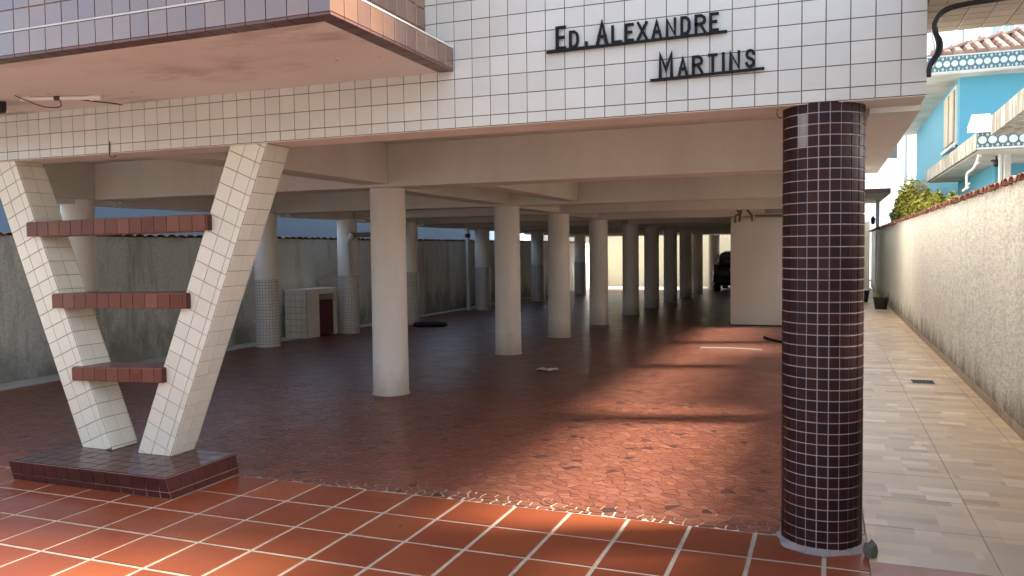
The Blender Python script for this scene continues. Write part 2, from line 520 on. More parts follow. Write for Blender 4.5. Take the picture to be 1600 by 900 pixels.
class MB:
    """collects geometry in world coordinates, then links it as ONE mesh object"""
    def __init__(s):
        s.v = []; s.f = []; s.uv = {}

    def face(s, pts):
        i = len(s.v)
        s.v += [V(p) for p in pts]
        s.f.append(tuple(range(i, i + len(pts))))
        return s

    def box(s, x0, x1, y0, y1, z0, z1, b=0.0):
        P = [V((x, y, z)) for z in (z0, z1) for y in (y0, y1) for x in (x0, x1)]
        return s.hexa(P)

    def hexa(s, P):
        i = len(s.v)
        s.v += [V(p) for p in P]
        for f in ((0, 2, 3, 1), (4, 5, 7, 6), (0, 1, 5, 4), (2, 6, 7, 3), (0, 4, 6, 2), (1, 3, 7, 5)):
            s.f.append(tuple(i + k for k in f))
        return s

    def prism(s, poly, axis, a, b):
        """poly in the two other axes (cyclic order x->yz, y->xz, z->xy)"""
        def mk(p, t):
            return V((t, p[0], p[1])) if axis == 'x' else V((p[0], t, p[1])) if axis == 'y' else V((p[0], p[1], t))
        n = len(poly); i = len(s.v)
        s.v += [mk(p, a) for p in poly] + [mk(p, b) for p in poly]
        s.f.append(tuple(i + k for k in range(n))[::-1])
        s.f.append(tuple(i + n + k for k in range(n)))
        for k in range(n):
            s.f.append((i + k, i + (k + 1) % n, i + n + (k + 1) % n, i + n + k))
        return s

    def lathe(s, cx, cy, prof, n=32, caps=True, uv=False):
        i = len(s.v)
        for r, z in prof:
            for k in range(n):
                a = 2 * math.pi * k / n
                s.v.append(V((cx + r * math.cos(a), cy + r * math.sin(a), z)))
        for j in range(len(prof) - 1):
            for k in range(n):
                k2 = (k + 1) % n
                fi = len(s.f)
                s.f.append((i + j * n + k, i + j * n + k2, i + (j + 1) * n + k2, i + (j + 1) * n + k))
                if uv:
                    r = prof[j][0]; c = 2 * math.pi * r
                    u0, u1 = c * k / n, c * (k + 1) / n
                    s.uv[fi] = [(u0, prof[j][1]), (u1, prof[j][1]), (u1, prof[j + 1][1]), (u0, prof[j + 1][1])]
        if caps:
            s.f.append(tuple(i + k for k in range(n))[::-1])
            m = i + (len(prof) - 1) * n
            s.f.append(tuple(m + k for k in range(n)))
        return s

    def tube(s, pts, r, n=8):
        pts = [V(p) for p in pts]
        i0 = len(s.v)
        rr = r if isinstance(r, (list, tuple)) else [r] * len(pts)
        up = None
        for j, p in enumerate(pts):
            t = (pts[min(j + 1, len(pts) - 1)] - pts[max(j - 1, 0)]).normalized()
            if up is None:
                up = t.orthogonal().normalized()
            a = (up - t * up.dot(t)).normalized(); up = a
            b = t.cross(a)
            for k in range(n):
                th = 2 * math.pi * k / n
                s.v.append(p + (a * math.cos(th) + b * math.sin(th)) * rr[j])
        for j in range(len(pts) - 1):
            for k in range(n):
                k2 = (k + 1) % n
                s.f.append((i0 + j * n + k, i0 + j * n + k2, i0 + (j + 1) * n + k2, i0 + (j + 1) * n + k))
        s.f.append(tuple(i0 + k for k in range(n))[::-1])
        m = i0 + (len(pts) - 1) * n
        s.f.append(tuple(m + k for k in range(n)))
        return s

    def disc_x(s, c, r, w, n=20, inner=0.0):
        """wheel-like disc with its axis along x"""
        x, y, z = c
        ring = lambda rr, xx: [V((xx, y + rr * math.cos(2 * math.pi * k / n), z + rr * math.sin(2 * math.pi * k / n))) for k in range(n)]
        i = len(s.v)
        s.v += ring(r, x - w / 2) + ring(r, x + w / 2)
        for k in range(n):
            k2 = (k + 1) % n
            s.f.append((i + k, i + k2, i + n + k2, i + n + k))
        s.f.append(tuple(i + k for k in range(n))[::-1])
        s.f.append(tuple(i + n + k for k in range(n)))
        return s

    def build(s, name, mat, parent=None, smooth=False, origin=None, bevel=0.0, seg=2, weld=False):
        if parent is not None:
            off = world_of(parent).translation
        elif origin is not None:
            off = V(origin)
        else:
            xs = [p.x for p in s.v]; ys = [p.y for p in s.v]; zs = [p.z for p in s.v]
            off = V(((min(xs) + max(xs)) / 2, (min(ys) + max(ys)) / 2, min(zs)))
        me = bpy.data.meshes.new(name)
        me.from_pydata([p - off for p in s.v], [], s.f)
        if s.uv:
            l = me.uv_layers.new(name="UVMap")
            for fi, us in s.uv.items():
                for k, li in enumerate(me.polygons[fi].loop_indices):
                    l.data[li].uv = us[k]
        if bevel > 0 or weld:
            bm = bmesh.new(); bm.from_mesh(me)
            bmesh.ops.remove_doubles(bm, verts=bm.verts, dist=1e-5)
            bmesh.ops.recalc_face_normals(bm, faces=bm.faces)
            if bevel > 0:
                ed = [e for e in bm.edges if len(e.link_faces) == 2 and e.calc_face_angle(0) > 0.5]
                bmesh.ops.bevel(bm, geom=ed, offset=bevel, segments=seg, affect='EDGES', profile=0.5)
            bm.to_mesh(me); bm.free()
        me.materials.append(mat)
        if smooth:
            me.polygons.foreach_set('use_smooth', [True] * len(me.polygons))
            me.update()
            try:
                me.set_sharp_from_angle(angle=R(40))
            except Exception:
                pass
        me.update()
        o = bpy.data.objects.new(name, me)
        C.objects.link(o)
        if parent is not None:
            o.parent = parent
        else:
            o.location = off
        return o


# ---- tiles
def clip2(poly, a, b, c):
    """keep a*x+b*y<=c"""
    out = []
    n = len(poly)
    for i in range(n):
        p, q = poly[i], poly[(i + 1) % n]
        dp = a * p[0] + b * p[1] - c
        dq = a * q[0] + b * q[1] - c
        if dp <= 0: out.append(p)
        if (dp < 0 < dq) or (dq < 0 < dp):
            t = dp / (dp - dq)
            out.append((p[0] + t * (q[0] - p[0]), p[1] + t * (q[1] - p[1])))
    return out


def area2(p):
    return 0.5 * sum(p[i][0] * p[(i + 1) % len(p)][1] - p[(i + 1) % len(p)][0] * p[i][1] for i in range(len(p)))


def clean2(p, eps=2e-4):
    out = []
    for q in p:
        if not out or math.hypot(q[0] - out[-1][0], q[1] - out[-1][1]) > eps:
            out.append(q)
    if len(out) > 1 and math.hypot(out[0][0] - out[-1][0], out[0][1] - out[-1][1]) <= eps:
        out.pop()
    return out


def slab_geo(poly, h, bev):
    """raised piece with a small bevel; poly is ccw 2D; returns verts (local xyz), faces"""
    n = len(poly)
    cx = sum(p[0] for p in poly) / n; cy = sum(p[1] for p in poly) / n
    top = []
    for p in poly:
        d = math.hypot(p[0] - cx, p[1] - cy) or 1
        k = max(0.0, 1 - bev * 1.4 / d)
        top.append((cx + (p[0] - cx) * k, cy + (p[1] - cy) * k))
    vs_ = [V((p[0], p[1], -0.001)) for p in poly] + [V((p[0], p[1], h - bev * 0.7)) for p in poly] + [V((p[0], p[1], h)) for p in top]
    fs = []
    for r in (0, n):
        for k in range(n):
            k2 = (k + 1) % n
            fs.append((r + k, r + k2, r + n + k2, r + n + k))
    fs.append(tuple(2 * n + k for k in range(n)))
    return vs_, fs


_tile_cache = {}


def add_piece(name, me, parent, M):
    o = bpy.data.objects.new(name, me)
    C.objects.link(o)
    o.parent = parent
    o.matrix_basis = world_of(parent).inverted() @ M
    return o


def tile_poly(parent, poly, org, u, v, pu, pv, joint, h, mat, name="tile", jit=0.0025, bev=0.0015,
              limit=None, key=None, stuff_name=None, matf=None, phase=None, skip=None):
    """cover a planar polygon with raised tiles. The first `limit` (sorted by key) are objects, the rest one mesh."""
    u = V(u).normalized(); v = V(v).normalized(); n = u.cross(v).normalized(); v = n.cross(u)
    org = V(org)
    P2 = [((V(p) - org).dot(u), (V(p) - org).dot(v)) for p in poly]
    if area2(P2) < 0: P2 = P2[::-1]
    us = [p[0] for p in P2]; vs_ = [p[1] for p in P2]
    cells = []
    full_a = (pu - joint) * (pv - joint)
    for i in range(math.floor(min(us) / pu + 1e-6), math.ceil(max(us) / pu - 1e-6)):
        for j in range(math.floor(min(vs_) / pv + 1e-6), math.ceil(max(vs_) / pv - 1e-6)):
            g = joint / 2
            c = [(i * pu + g, j * pv + g), ((i + 1) * pu - g, j * pv + g), ((i + 1) * pu - g, (j + 1) * pv - g), (i * pu + g, (j + 1) * pv - g)]
            for k in range(len(P2)):
                a, b = P2[k], P2[(k + 1) % len(P2)]
                nx, ny = b[1] - a[1], -(b[0] - a[0])
                L = math.hypot(nx, ny)
                if L < 1e-9: continue
                nx /= L; ny /= L
                c = clip2(c, nx, ny, nx * a[0] + ny * a[1] - 0.001)
                if len(c) < 3: break
            c = clean2(c) if len(c) >= 3 else c
            if len(c) < 3 or area2(c) < full_a * 0.03: continue
            ctr = org + u * (sum(p[0] for p in c) / len(c)) + v * (sum(p[1] for p in c) / len(c))
            if skip and skip(ctr): continue
            cells.append((c, ctr, abs(area2(c) - full_a) < 1e-7))
    if key: cells.sort(key=lambda t: key(t[1]))
    lim = len(cells) if limit is None else limit
    B = Matrix((u, v, n)).transposed().to_4x4()
    made = []
    rest = MB()
    for idx, (c, ctr, full) in enumerate(cells):
        tl = Matrix.Rotation(random.gauss(0, jit), 4, 'X') @ Matrix.Rotation(random.gauss(0, jit), 4, 'Y')
        M = Matrix.Translation(ctr) @ B @ tl @ Matrix.Translation((0, 0, random.uniform(-0.0004, 0.0004)))
        cx = (ctr - org).dot(u); cy = (ctr - org).dot(v)
        loc = [(p[0] - cx, p[1] - cy) for p in c]
        mm = matf(ctr) if matf else mat
        if idx < lim:
            kk = (name, round(pu, 4), round(pv, 4), round(joint, 4), round(h, 4), mm.name)
            if full and kk in _tile_cache:
                me = _tile_cache[kk]
            else:
                a, b = slab_geo(loc, h, bev)
                me = bpy.data.meshes.new(name)
                me.from_pydata(a, [], b)
                me.materials.append(mm)
                me.update()
                if full: _tile_cache[kk] = me
            made.append(add_piece(name, me, parent, M))
        else:
            a, b = slab_geo(loc, h, bev)
            i0 = len(rest.v)
            rest.v += [M @ p for p in a]
            rest.f += [tuple(i0 + k for k in f) for f in b]
    if rest.v:
        o = rest.build(stuff_name or name + "_field", mat, parent)
        o['kind'] = 'stuff'
    return made


def shard_field(parent, x0, x1, y0, y1, pitch, joint, h, mat, limit, z=0.0, skip=None, name="shard"):
    """crazy paving: irregular convex shards (clipped Voronoi cells)"""
    rg = random.Random(11)
    nx = int((x1 - x0) / pitch) + 1; ny = int((y1 - y0) / pitch) + 1
    S = {}
    for i in range(-2, nx + 2):
        for j in range(-2, ny + 2):
            S[i, j] = (x0 + (i + 0.5 + rg.uniform(-0.46, 0.46)) * pitch, y0 + (j + 0.5 + rg.uniform(-0.46, 0.46)) * pitch)
    for k_ in list(S):
        if rg.random() < 0.24: del S[k_]
    cells = []
    for i in range(-2, nx + 2):
        for j in range(-2, ny + 2):
            if (i, j) not in S: continue
            s = S[i, j]
            poly = [(max(x0, s[0] - 3 * pitch), max(y0, s[1] - 3 * pitch)), (min(x1, s[0] + 3 * pitch), max(y0, s[1] - 3 * pitch)),
                    (min(x1, s[0] + 3 * pitch), min(y1, s[1] + 3 * pitch)), (max(x0, s[0] - 3 * pitch), min(y1, s[1] + 3 * pitch))]
            g = joint * rg.uniform(0.3, 0.75) * (2.6 if s[1] < y0 + 0.12 + 0.06 * math.sin(2.3 * s[0]) else 1.0)
            if poly[0][0] >= poly[1][0] or poly[0][1] >= poly[2][1]: continue
            for di in range(-4, 5):
                for dj in range(-4, 5):
                    if (di or dj) and (i + di, j + dj) in S:
                        t = S[i + di, j + dj]
                        a, b = t[0] - s[0], t[1] - s[1]
                        L = math.hypot(a, b)
                        a /= L; b /= L
                        poly = clip2(poly, a, b, a * (s[0] + t[0]) / 2 + b * (s[1] + t[1]) / 2 - g)
                        if len(poly) < 3: break
                if len(poly) < 3: break
            if len(poly) < 3: continue
            poly = clean2(poly, 0.004)
            if len(poly) < 3 or area2(poly) < 0.0004: continue
            cx = sum(p[0] for p in poly) / len(poly); cy = sum(p[1] for p in poly) / len(poly)
            if skip and skip(cx, cy): continue
            cells.append((poly, cx, cy))
    cells.sort(key=lambda c: math.hypot(c[1], c[2]))
    rest = MB()
    for k, (poly, cx, cy) in enumerate(cells):
        a, b = slab_geo([(p[0] - cx, p[1] - cy) for p in poly], h, 0.0006)
        M = Matrix.Translation((cx, cy, z - h + rg.uniform(-0.0006, 0.0006))) @ Matrix.Rotation(rg.gauss(0, 0.006), 4, 'X') @ Matrix.Rotation(rg.gauss(0, 0.006), 4, 'Y')
        if k < limit:
            me = bpy.data.meshes.new(name)
            me.from_pydata(a, [], b); me.materials.append(mat); me.update()
            add_piece(name, me, parent, M)
        else:
            i0 = len(rest.v)
            rest.v += [M @ p for p in a]
            rest.f += [tuple(i0 + q for q in f) for f in b]
    if rest.v:
        o = rest.build("shard_field", mat, parent)
        o['kind'] = 'stuff'


def dist_cam(p):
    return (p - V((0, 0, CAM_H))).length


# ------------------------------------------------------------------ ground and floors
g = MB().face([(-1500, -1500, -0.06), (1500, -1500, -0.06), (1500, 1500, -0.06), (-1500, 1500, -0.06)]).build("ground", M_ASPHALT)
g['kind'] = 'structure'

BY = 4.635          # line between forecourt tiles and garage floor
forecourt = MB().box(-9.4, 0.205, 0.6, BY, -0.05, -0.004).build("forecourt_paving", M_GROUT_CREAM, origin=(-4, 3, 0))
forecourt['kind'] = 'structure'
in_plinth = lambda p: (-5.38 < p.x < -3.99 and 4.06 < p.y < 4.62)
tile_poly(forecourt, [(-9.4, 0.6, -0.004), (0.205, 0.6, -0.004), (0.205, BY, -0.004), (-9.4, BY, -0.004)], (-0.365, BY, -0.004),
          (1, 0, 0), (0, 1, 0), 0.3575, 0.388, 0.023, 0.004, M_TERRA, jit=0.0035, limit=140, bev=0.0025,
          key=lambda p: dist_cam(p) + (0 if p.y > 2.9 and p.x > -6.8 else 50), stuff_name="terracotta_tile_field", skip=in_plinth)

floor = MB().box(-9.05, 0.2055, BY + 0.002, 31.0, -0.05, -0.005).build("garage_floor", M_SHARD_GROUT, origin=(-4.4, 12, 0))
floor['kind'] = 'structure'
shard_field(floor, -9.05, 0.2, BY + 0.006, 8.2, 0.060, 0.0042, 0.0012, M_SHARD, 300, 0.0)
ff = MB().box(-9.05, 0.2, 8.2, 31.0, -0.004, -0.0005).build("painted_floor", M_FARFLOOR, floor)

# corridor strip on the left, walkway on the right, rear yard
strip = MB().box(-9.75, -9.052, 0.6, 34.0, -0.05, 0.012).build("side_path", M_CONC_STRIP)
strip['kind'] = 'structure'
yard = MB().box(-9.05, 1.5, 31.0, 34.0, -0.05, 0.006).build("rear_yard_paving", M_CONC_STRIP)
yard['kind'] = 'structure'
M_WALK_GROUT = plaster("walkway_grout", (0.42, 0.37, 0.30), (0.25, 0.2, 0.15), 0.6, 8, 0.9)
walk = MB().box(0.206, 1.5, 4.385, 31.0, -0.05, -0.003).build("side_walkway", M_WALK_GROUT, origin=(0.85, 10, 0))
walk['kind'] = 'structure'
on_drain = lambda p: False
tile_poly(walk, [(0.206, 4.39, -0.003), (1.37, 4.39, -0.003), (1.372, 31, -0.003), (0.206, 31, -0.003)], (0.204, 4.39, -0.003),
          (1, 0, 0), (0, 1, 0), 0.589, 0.589, 0.004, 0.004, M_WALKWAY, jit=0.0012, limit=140, key=dist_cam, stuff_name="walkway_tile_field")
tile_poly(walk, [(1.374, 4.39, -0.003), (1.488, 4.39, -0.003), (1.488, 31, -0.003), (1.374, 31, -0.003)], (1.374, 4.2, -0.003),
          (1, 0, 0), (0, 1, 0), 0.12, 0.45, 0.004, 0.004, M_WALKWAY, name="border_tile", jit=0.001, limit=60, key=dist_cam)
apron = MB().box(0.207, 3.0, 0.6, 4.383, -0.05, 0.002).build("walkway_apron", M_SALMON)
apron['kind'] = 'structure'


# ------------------------------------------------------------------ apartment building over the garage
bld = empty("apartment_building", (-4.3, 4.6, 0), "white tiled apartment building raised on round columns over an open red floored garage", "building")
FZ = 2.318          # bottom edge of the facade tiling
FX = 0.443          # right edge
LX = -8.98           # left edge
TOPZ = 6.4
fac = MB()
fac.box(LX, FX - 0.002, 4.427, 4.70, FZ, TOPZ)
facade = fac.build("facade_wall", M_GROUT_BROWN, bld)
lip = MB().box(LX, FX - 0.003, 4.431, 4.699, 2.3125, 2.3165).build("facade_lip", M_BEAM, bld)


def fac_key(p):
    vis = (-6.4 < p.x) and (p.z < 2.70 if p.x < -2.08 else p.z < 3.12)
    return dist_cam(p) + (0 if vis else 100)


tile_poly(facade, [(LX, 4.427, FZ), (FX, 4.427, FZ), (FX, 4.427, TOPZ), (LX, 4.427, TOPZ)], (FX, 4.427, 2.379 - 0.1125),
          (1, 0, 0), (0, 0, 1), 0.1143, 0.1125, 0.0046, 0.007, M_WHITE_TILE, jit=0.004, limit=300, key=fac_key, stuff_name="facade_tile_field")

# upper storeys: the sides and back of the block
up = MB()
up.box(0.20, FX, 4.702, 8.55, 2.284, TOPZ)
up.box(-0.05, 0.16, 8.552, 31.0, 2.20, TOPZ)
up.box(LX, LX + 0.25, 4.702, 31.0, 2.22, TOPZ)
up.box(LX + 0.252, -0.052, 30.75, 31.0, 2.06, TOPZ)
up.build("side_wall", M_SIDE, bld)
MB().box(LX, 0.441, 4.5, 31.0, TOPZ + 0.002, TOPZ + 0.3).build("roof", M_WEATHERED, bld)
MB().box(LX + 0.252, 0.198, 4.702, 8.55, 2.74, 2.95).box(LX + 0.252, -0.052, 8.552, 30.748, 2.74, 2.95).build("ceiling", M_PAINT, bld)


def zb(y):
    return 2.284 - 0.0105 * (y - 7.8)


def zceil(y):
    return 2.739


# columns of the middle row (front of each shaft measured at the floor)
MID = [(-4.55, 7.92), (-4.55, 11.51), (-4.53, 13.99), (-4.48, 16.54), (-4.42, 19.25), (-4.37, 21.5), (-4.32, 24.0), (-4.27, 26.45), (-4.24, 28.7), (-3.86, 30.3)]
LEFT = [(-8.86, 7.62), (-8.86, 11.30), (-8.74, 13.62), (-8.43, 15.55), (-8.54, 19.80), (-8.32, 23.57), (-8.12, 27.5)]
RIGHT = [(0.0, 7.95), (0.0, 11.5), (-0.02, 14.4)]
bigr = 0.2
for (x, y) in MID + LEFT + RIGHT:
    z1 = zb(y) - 0.004 if y > 7 else 2.28
    prof = [(bigr + 0.012, 0.0), (bigr + 0.010, 0.012), (bigr, 0.03), (bigr - 0.003, 0.6), (bigr - 0.005, 1.5), (bigr - 0.006, z1)]
    c = MB().lathe(x, y, prof, 40).build("column", M_COLUMN, bld, smooth=True)
    if (x, y) in LEFT:
        MB().lathe(x, y, [(0.207, 0.013), (0.207, 1.13), (0.199, 1.137)], 40, caps=False, uv=True).build("mosaic_band", M_SLEEVE, c, smooth=True)

# beams
def beam(x0, x1, y0, y1, z0, z1=None):
    MB().box(x0, x1, y0, y1, z0, z1 or 2.741).build("beam", M_BEAM, bld, bevel=0.006)


rows = [7.92, 11.5, 13.98, 16.53, 19.25, 21.5, 24.0, 26.45, 28.7]
for y in rows:
    if y < 8.5:
        beam(LX + 0.255, 0.197, y - 0.2, y + 0.2, zb(y))
    else:
        beam(LX + 0.255, -0.055, y - 0.2, y + 0.2, zb(y))
ys = [4.703] + [q for y in rows for q in (y - 0.203, y + 0.203)] + [30.74]
for k in range(0, len(ys), 2):
    y0, y1 = ys[k], ys[k + 1]
    zz = zb((y0 + y1) / 2) + 0.003 if k else 2.3135
    beam(-4.74, -4.42, y0, y1, zz)
    beam(-8.98, -8.66, y0, y1, zz - 0.03)
for k in (2,):
    beam(-3.62, -3.35, ys[k], ys[k + 1], zb(9.5) + 0.012)

# dark mosaic column at the corner
cx, cy, cr = -0.024, 4.622, 0.2045
dcol = MB().lathe(cx, cy, [(cr - 0.006, 0.0), (cr - 0.006, FZ)], 48).build("tiled_column", M_GROUT_PINK, bld, smooth=True)
dcol['label'] = "thick round column clad in dark maroon mosaic with pale joints at the building corner"
NC, PZ = 23, 0.0566
tiles = []
for k in range(NC):
    for j in range(41):
        a = 2 * math.pi * (k + 0.35) / NC
        z0 = FZ - (j + 1) * PZ + 0.008
        tiles.append((k, j, a, z0))
fx, fy = -cx, -cy
fl = math.hypot(fx, fy)
vis = lambda a: math.cos(a) * fx / fl + math.sin(a) * fy / fl
half = math.pi / NC - 0.0060 / cr / 2


def mosaic_geo(j, z0):
    z1 = min(z0 + PZ - 0.0060, FZ - 0.001)
    zz0 = max(z0, 0.012)
    b = 0.0016
    vs_, fs = [], []
    for (hh, r, dz) in ((half, cr - 0.008, 0), (half, cr - 0.0012, 0), (half - b / cr, cr, b)):
        for (t, z) in ((-hh, zz0 + dz), (0, zz0 + dz), (hh, zz0 + dz), (hh, z1 - dz), (0, z1 - dz), (-hh, z1 - dz)):
            vs_.append(V((r * math.cos(t), r * math.sin(t), z - z0)))
    for r0 in (0, 6):
        for q in range(6):
            fs.append((r0 + q, r0 + (q + 1) % 6, r0 + 6 + (q + 1) % 6, r0 + 6 + q))
    fs += [(12, 13, 16, 17), (13, 14, 15, 16)]
    return vs_, fs


best = None
mort = []
tgt = math.atan2(4.43 - cy, -0.133 - cx)
kb = min(range(NC), key=lambda k: abs(((2 * math.pi * (k + 0.35) / NC - tgt) + math.pi) % (2 * math.pi) - math.pi))
tiles.sort(key=lambda t: -vis(t[2]) + (0 if vis(t[2]) > 0.12 else 5) + 0.0001 * t[1])
cand = [t for t in tiles if vis(t[2]) > 0.02]
cand.sort(key=lambda t: -vis(t[2]))
parts = set((t[0], t[1]) for t in cand[:300])
rest = MB()
mcache = {}
for (k, j, a, z0) in tiles:
    if z0 + PZ < 0.02: continue
    bare = (k == kb and j in (1, 2, 3))
    hgt_key = j if (j == 0 or z0 < 0.012) else 'full'
    tilt = Matrix.Rotation(random.gauss(0, 0.008), 4, 'Z') @ Matrix.Rotation(random.gauss(0, 0.0012), 4, 'Y')
    M = Matrix.Translation((cx, cy, z0)) @ Matrix.Rotation(a, 4, 'Z') @ Matrix.Translation((cr, 0, PZ / 2)) @ tilt @ Matrix.Translation((-cr - (0.003 if bare else 0), 0, -PZ / 2))
    if (k, j) in parts or bare:
        kk = (hgt_key, bare)
        if kk not in mcache:
            vv, fs = mosaic_geo(j, z0)
            me = bpy.data.meshes.new("tile")
            me.from_pydata(vv, [], fs)
            me.materials.append(M_MORTAR if bare else M_MOSAIC)
            me.update()
            mcache[kk] = me
        o = add_piece("tile", mcache[kk], dcol, M)
        if bare: o['label'] = "pale bare mortar where a mosaic tile is missing"
    else:
        vv, fs = mosaic_geo(j, z0)
        i0 = len(rest.v)
        rest.v += [M @ p for p in vv]
        rest.f += [tuple(i0 + q for q in f) for f in fs]
rest.build("mosaic_tile_field", M_MOSAIC, dcol)['kind'] = 'stuff'
# ragged cement collar at its foot
col = MB()
n = 56
ring = []
for k in range(n):
    a = 2 * math.pi * k / n
    wob = 0.010 * math.sin(3 * a + 1) + 0.008 * math.sin(7 * a) + random.uniform(-0.003, 0.003)
    ring.append((a, 0.034 + wob))
prof_n = 5
for s_ in range(prof_n):
    t = s_ / (prof_n - 1)
    for a, w in ring:
        r = cr - 0.004 + w * (1 - t)
        z = 0.0 + 0.030 * (t ** 1.6) + (0.003 if 0 < t < 1 else 0)
        col.v.append(V((cx + r * math.cos(a), cy + r * math.sin(a), z)))
for s_ in range(prof_n - 1):
    for k in range(n):
        k2 = (k + 1) % n
        col.f.append((s_ * n + k, s_ * n + k2, (s_ + 1) * n + k2, (s_ + 1) * n + k))
M_COLLAR = plaster("pinkish_cement", (0.33, 0.27, 0.255), (0.13, 0.095, 0.085), 0.6, 14, 0.9, 0.5)
col.build("cement_collar", M_COLLAR, dcol, smooth=True)

# balcony at the upper left
bal = MB()
BX, BYF, BZ = -2.075, 3.135, 2.665
bal.box(LX, BX - 0.007, BYF + 0.007, 4.419, BZ + 0.002, 2.784)             # slab edge core
MB().box(LX, BX - .001, BYF + .001, BYF + .05, 2.7862, 2.7945).box(BX - .05, BX - .001, BYF + .0502, 4.418, 2.7862, 2.7945).build("ledge_mortar", M_GROUT_PALE, bld)
bal.box(LX, BX - 0.19, BYF + 0.03, BYF + 0.15, 2.786, 3.75)          # parapet front
bal.box(BX - 0.31, BX - 0.19, BYF + 0.152, 4.419, 2.786, 3.75)             # parapet side
balcony = bal.build("balcony", M_GROUT_RED, bld)
balcony['label'] = "projecting balcony with reddish glazed tile edge and a pinkish plaster underside"
MB().box(LX, BX - 0.10, BYF + 0.10, 4.42, BZ - 0.012, BZ).build("balcony_soffit", M_SOFFIT, balcony)
M_DRIP = glazed("shaded_drip_tile", [(0.10, 0.05, 0.045), (0.13, 0.06, 0.05), (0.08, 0.045, 0.042)], 0.3, 0.4)  # downward-facing shade put into a darker tile colour
for poly, org, u, v, nm, mt in (
        ([(LX, BYF + .007, BZ), (BX, BYF + .007, BZ), (BX, BYF + .007, 2.786), (LX, BYF + .007, 2.786)], (BX, BYF + .007, BZ - 0.002), (1, 0, 0), (0, 0, 1), "tile", M_BALC_TILE),
        ([(BX - .007, BYF, BZ), (BX - .007, 4.42, BZ), (BX - .007, 4.42, 2.786), (BX - .007, BYF, 2.786)], (BX - .007, 4.42, BZ - 0.002), (0, 1, 0), (0, 0, 1), "tile", M_BALC_TILE),
        ([(LX, BYF + .03, 2.79), (BX - .19, BYF + .03, 2.79), (BX - .19, BYF + .03, 3.75), (LX, BYF + .03, 3.75)], (BX - .14, BYF + .03, 2.79), (1, 0, 0), (0, 0, 1), "tile", M_BALC_TILE),
        ([(BX - .19, BYF + .03, 2.79), (BX - .19, 4.42, 2.79), (BX - .19, 4.42, 3.75), (BX - .19, BYF + .03, 3.75)], (BX - .19, 4.42, 2.79), (0, 1, 0), (0, 0, 1), "tile", M_BALC_TILE)):
    tile_poly(balcony, poly, org, u, v, 0.117, 0.121, 0.005, 0.007, mt, jit=0.006,
              limit=70, key=lambda p: dist_cam(p) + (0 if p.x > -5 and p.z < 3.1 else 40), stuff_name="balcony_tile_field")
tile_poly(balcony, [(LX, BYF, BZ - 0.002), (LX, BYF + .094, BZ - 0.002), (BX - .094, BYF + .094, BZ - 0.002), (BX, BYF, BZ - 0.002)], (BX, BYF, BZ - 0.002), (0, 1, 0), (1, 0, 0), 0.10, 0.117, 0.004, 0.012, M_DRIP,
          name="edge_tile", limit=60, key=dist_cam)
tile_poly(balcony, [(BX, BYF, BZ - 0.002), (BX - .094, BYF + .094, BZ - 0.002), (BX - .094, 4.42, BZ - 0.002), (BX, 4.42, BZ - 0.002)], (BX, 4.42, BZ - 0.002), (0, 1, 0), (1, 0, 0), 0.117, 0.10, 0.004, 0.012, M_DRIP,
          name="edge_tile", limit=60, key=dist_cam)

# tiled overhang at the upper right; unseen reach extended to keep sun off forecourt
ov = MB().box(FX + 0.002, 2.0, 2.6, 5.08, 2.765, 2.95).build("overhang", M_GROUT_DARK, bld)
ov['label'] = "tan tiled overhang above the side walkway"
M_TAN_TILE = glazed("tan_soffit_tile", [(0.30, 0.26, 0.19), (0.36, 0.31, 0.235), (0.32, 0.275, 0.21)], 0.3, 0.2, 0.3)
tile_poly(ov, [(FX + .003, 2.6, 2.765), (2.0, 2.6, 2.765), (2.0, 5.08, 2.765), (FX + .003, 5.08, 2.765)], (FX + .09, 5.08, 2.765), (0, 1, 0), (1, 0, 0), 0.1143, 0.1143, 0.006, 0.006, M_TAN_TILE, limit=120, key=dist_cam)

# white storeroom at the right; its unseen length is extended to darken the garage
store = MB().box(-1.84, 0.0, 17.0, 30.7, 0.0, zb(17) - 0.0).build("storeroom", M_STORE, bld, bevel=0.008)
MB().box(-1.86, -1.845, 16.985, 30.7, 0.0, 0.07).box(-1.845, 0.0, 16.985, 16.998, 0.0, 0.02).build("skirting", M_VOID, store)

# ------------------------------------------------------------------ V shaped pillar with shelves
vp = empty("v_shaped_pillar", (-4.69, 4.33, 0), "cream tiled V shaped pillar with three red tiled shelves on a dark red plinth", "pillar")
YF, YB, Z0, Z1 = 4.45, 4.70, 0.145, 2.335
plinth = MB()
px0, px1, py0, py1 = -5.411, -3.972, 4.0, 4.678
PB = [(px0 + .012, py0 + .028, 0.0), (px1 + .026, py0 + .022, 0.0), (px0 + .012, py1, 0.0), (px1 + .026, py1, 0.0)]
PT = [(px0, py0, Z0), (px1, py0, Z0), (px0, py1, Z0), (px1, py1, Z0)]
inn = 0.006
core = [V(p) for p in PB + PT]
cc = V((-4.69, 4.34, 0.07))
core2 = []
for p in core:
    q = p.copy()
    q.x += inn if q.x < cc.x else -inn
    q.y += inn if q.y < cc.y else -inn
    if q.z > 0.1: q.z -= inn
    core2.append(q)
plinth_o = MB().hexa(core2).build("plinth", M_GROUT_RED, vp)
plinth_o['label'] = "low dark red tiled plinth under the V legs"


def q4(i, j, k, l): return [core2[i], core2[j], core2[k], core2[l]]


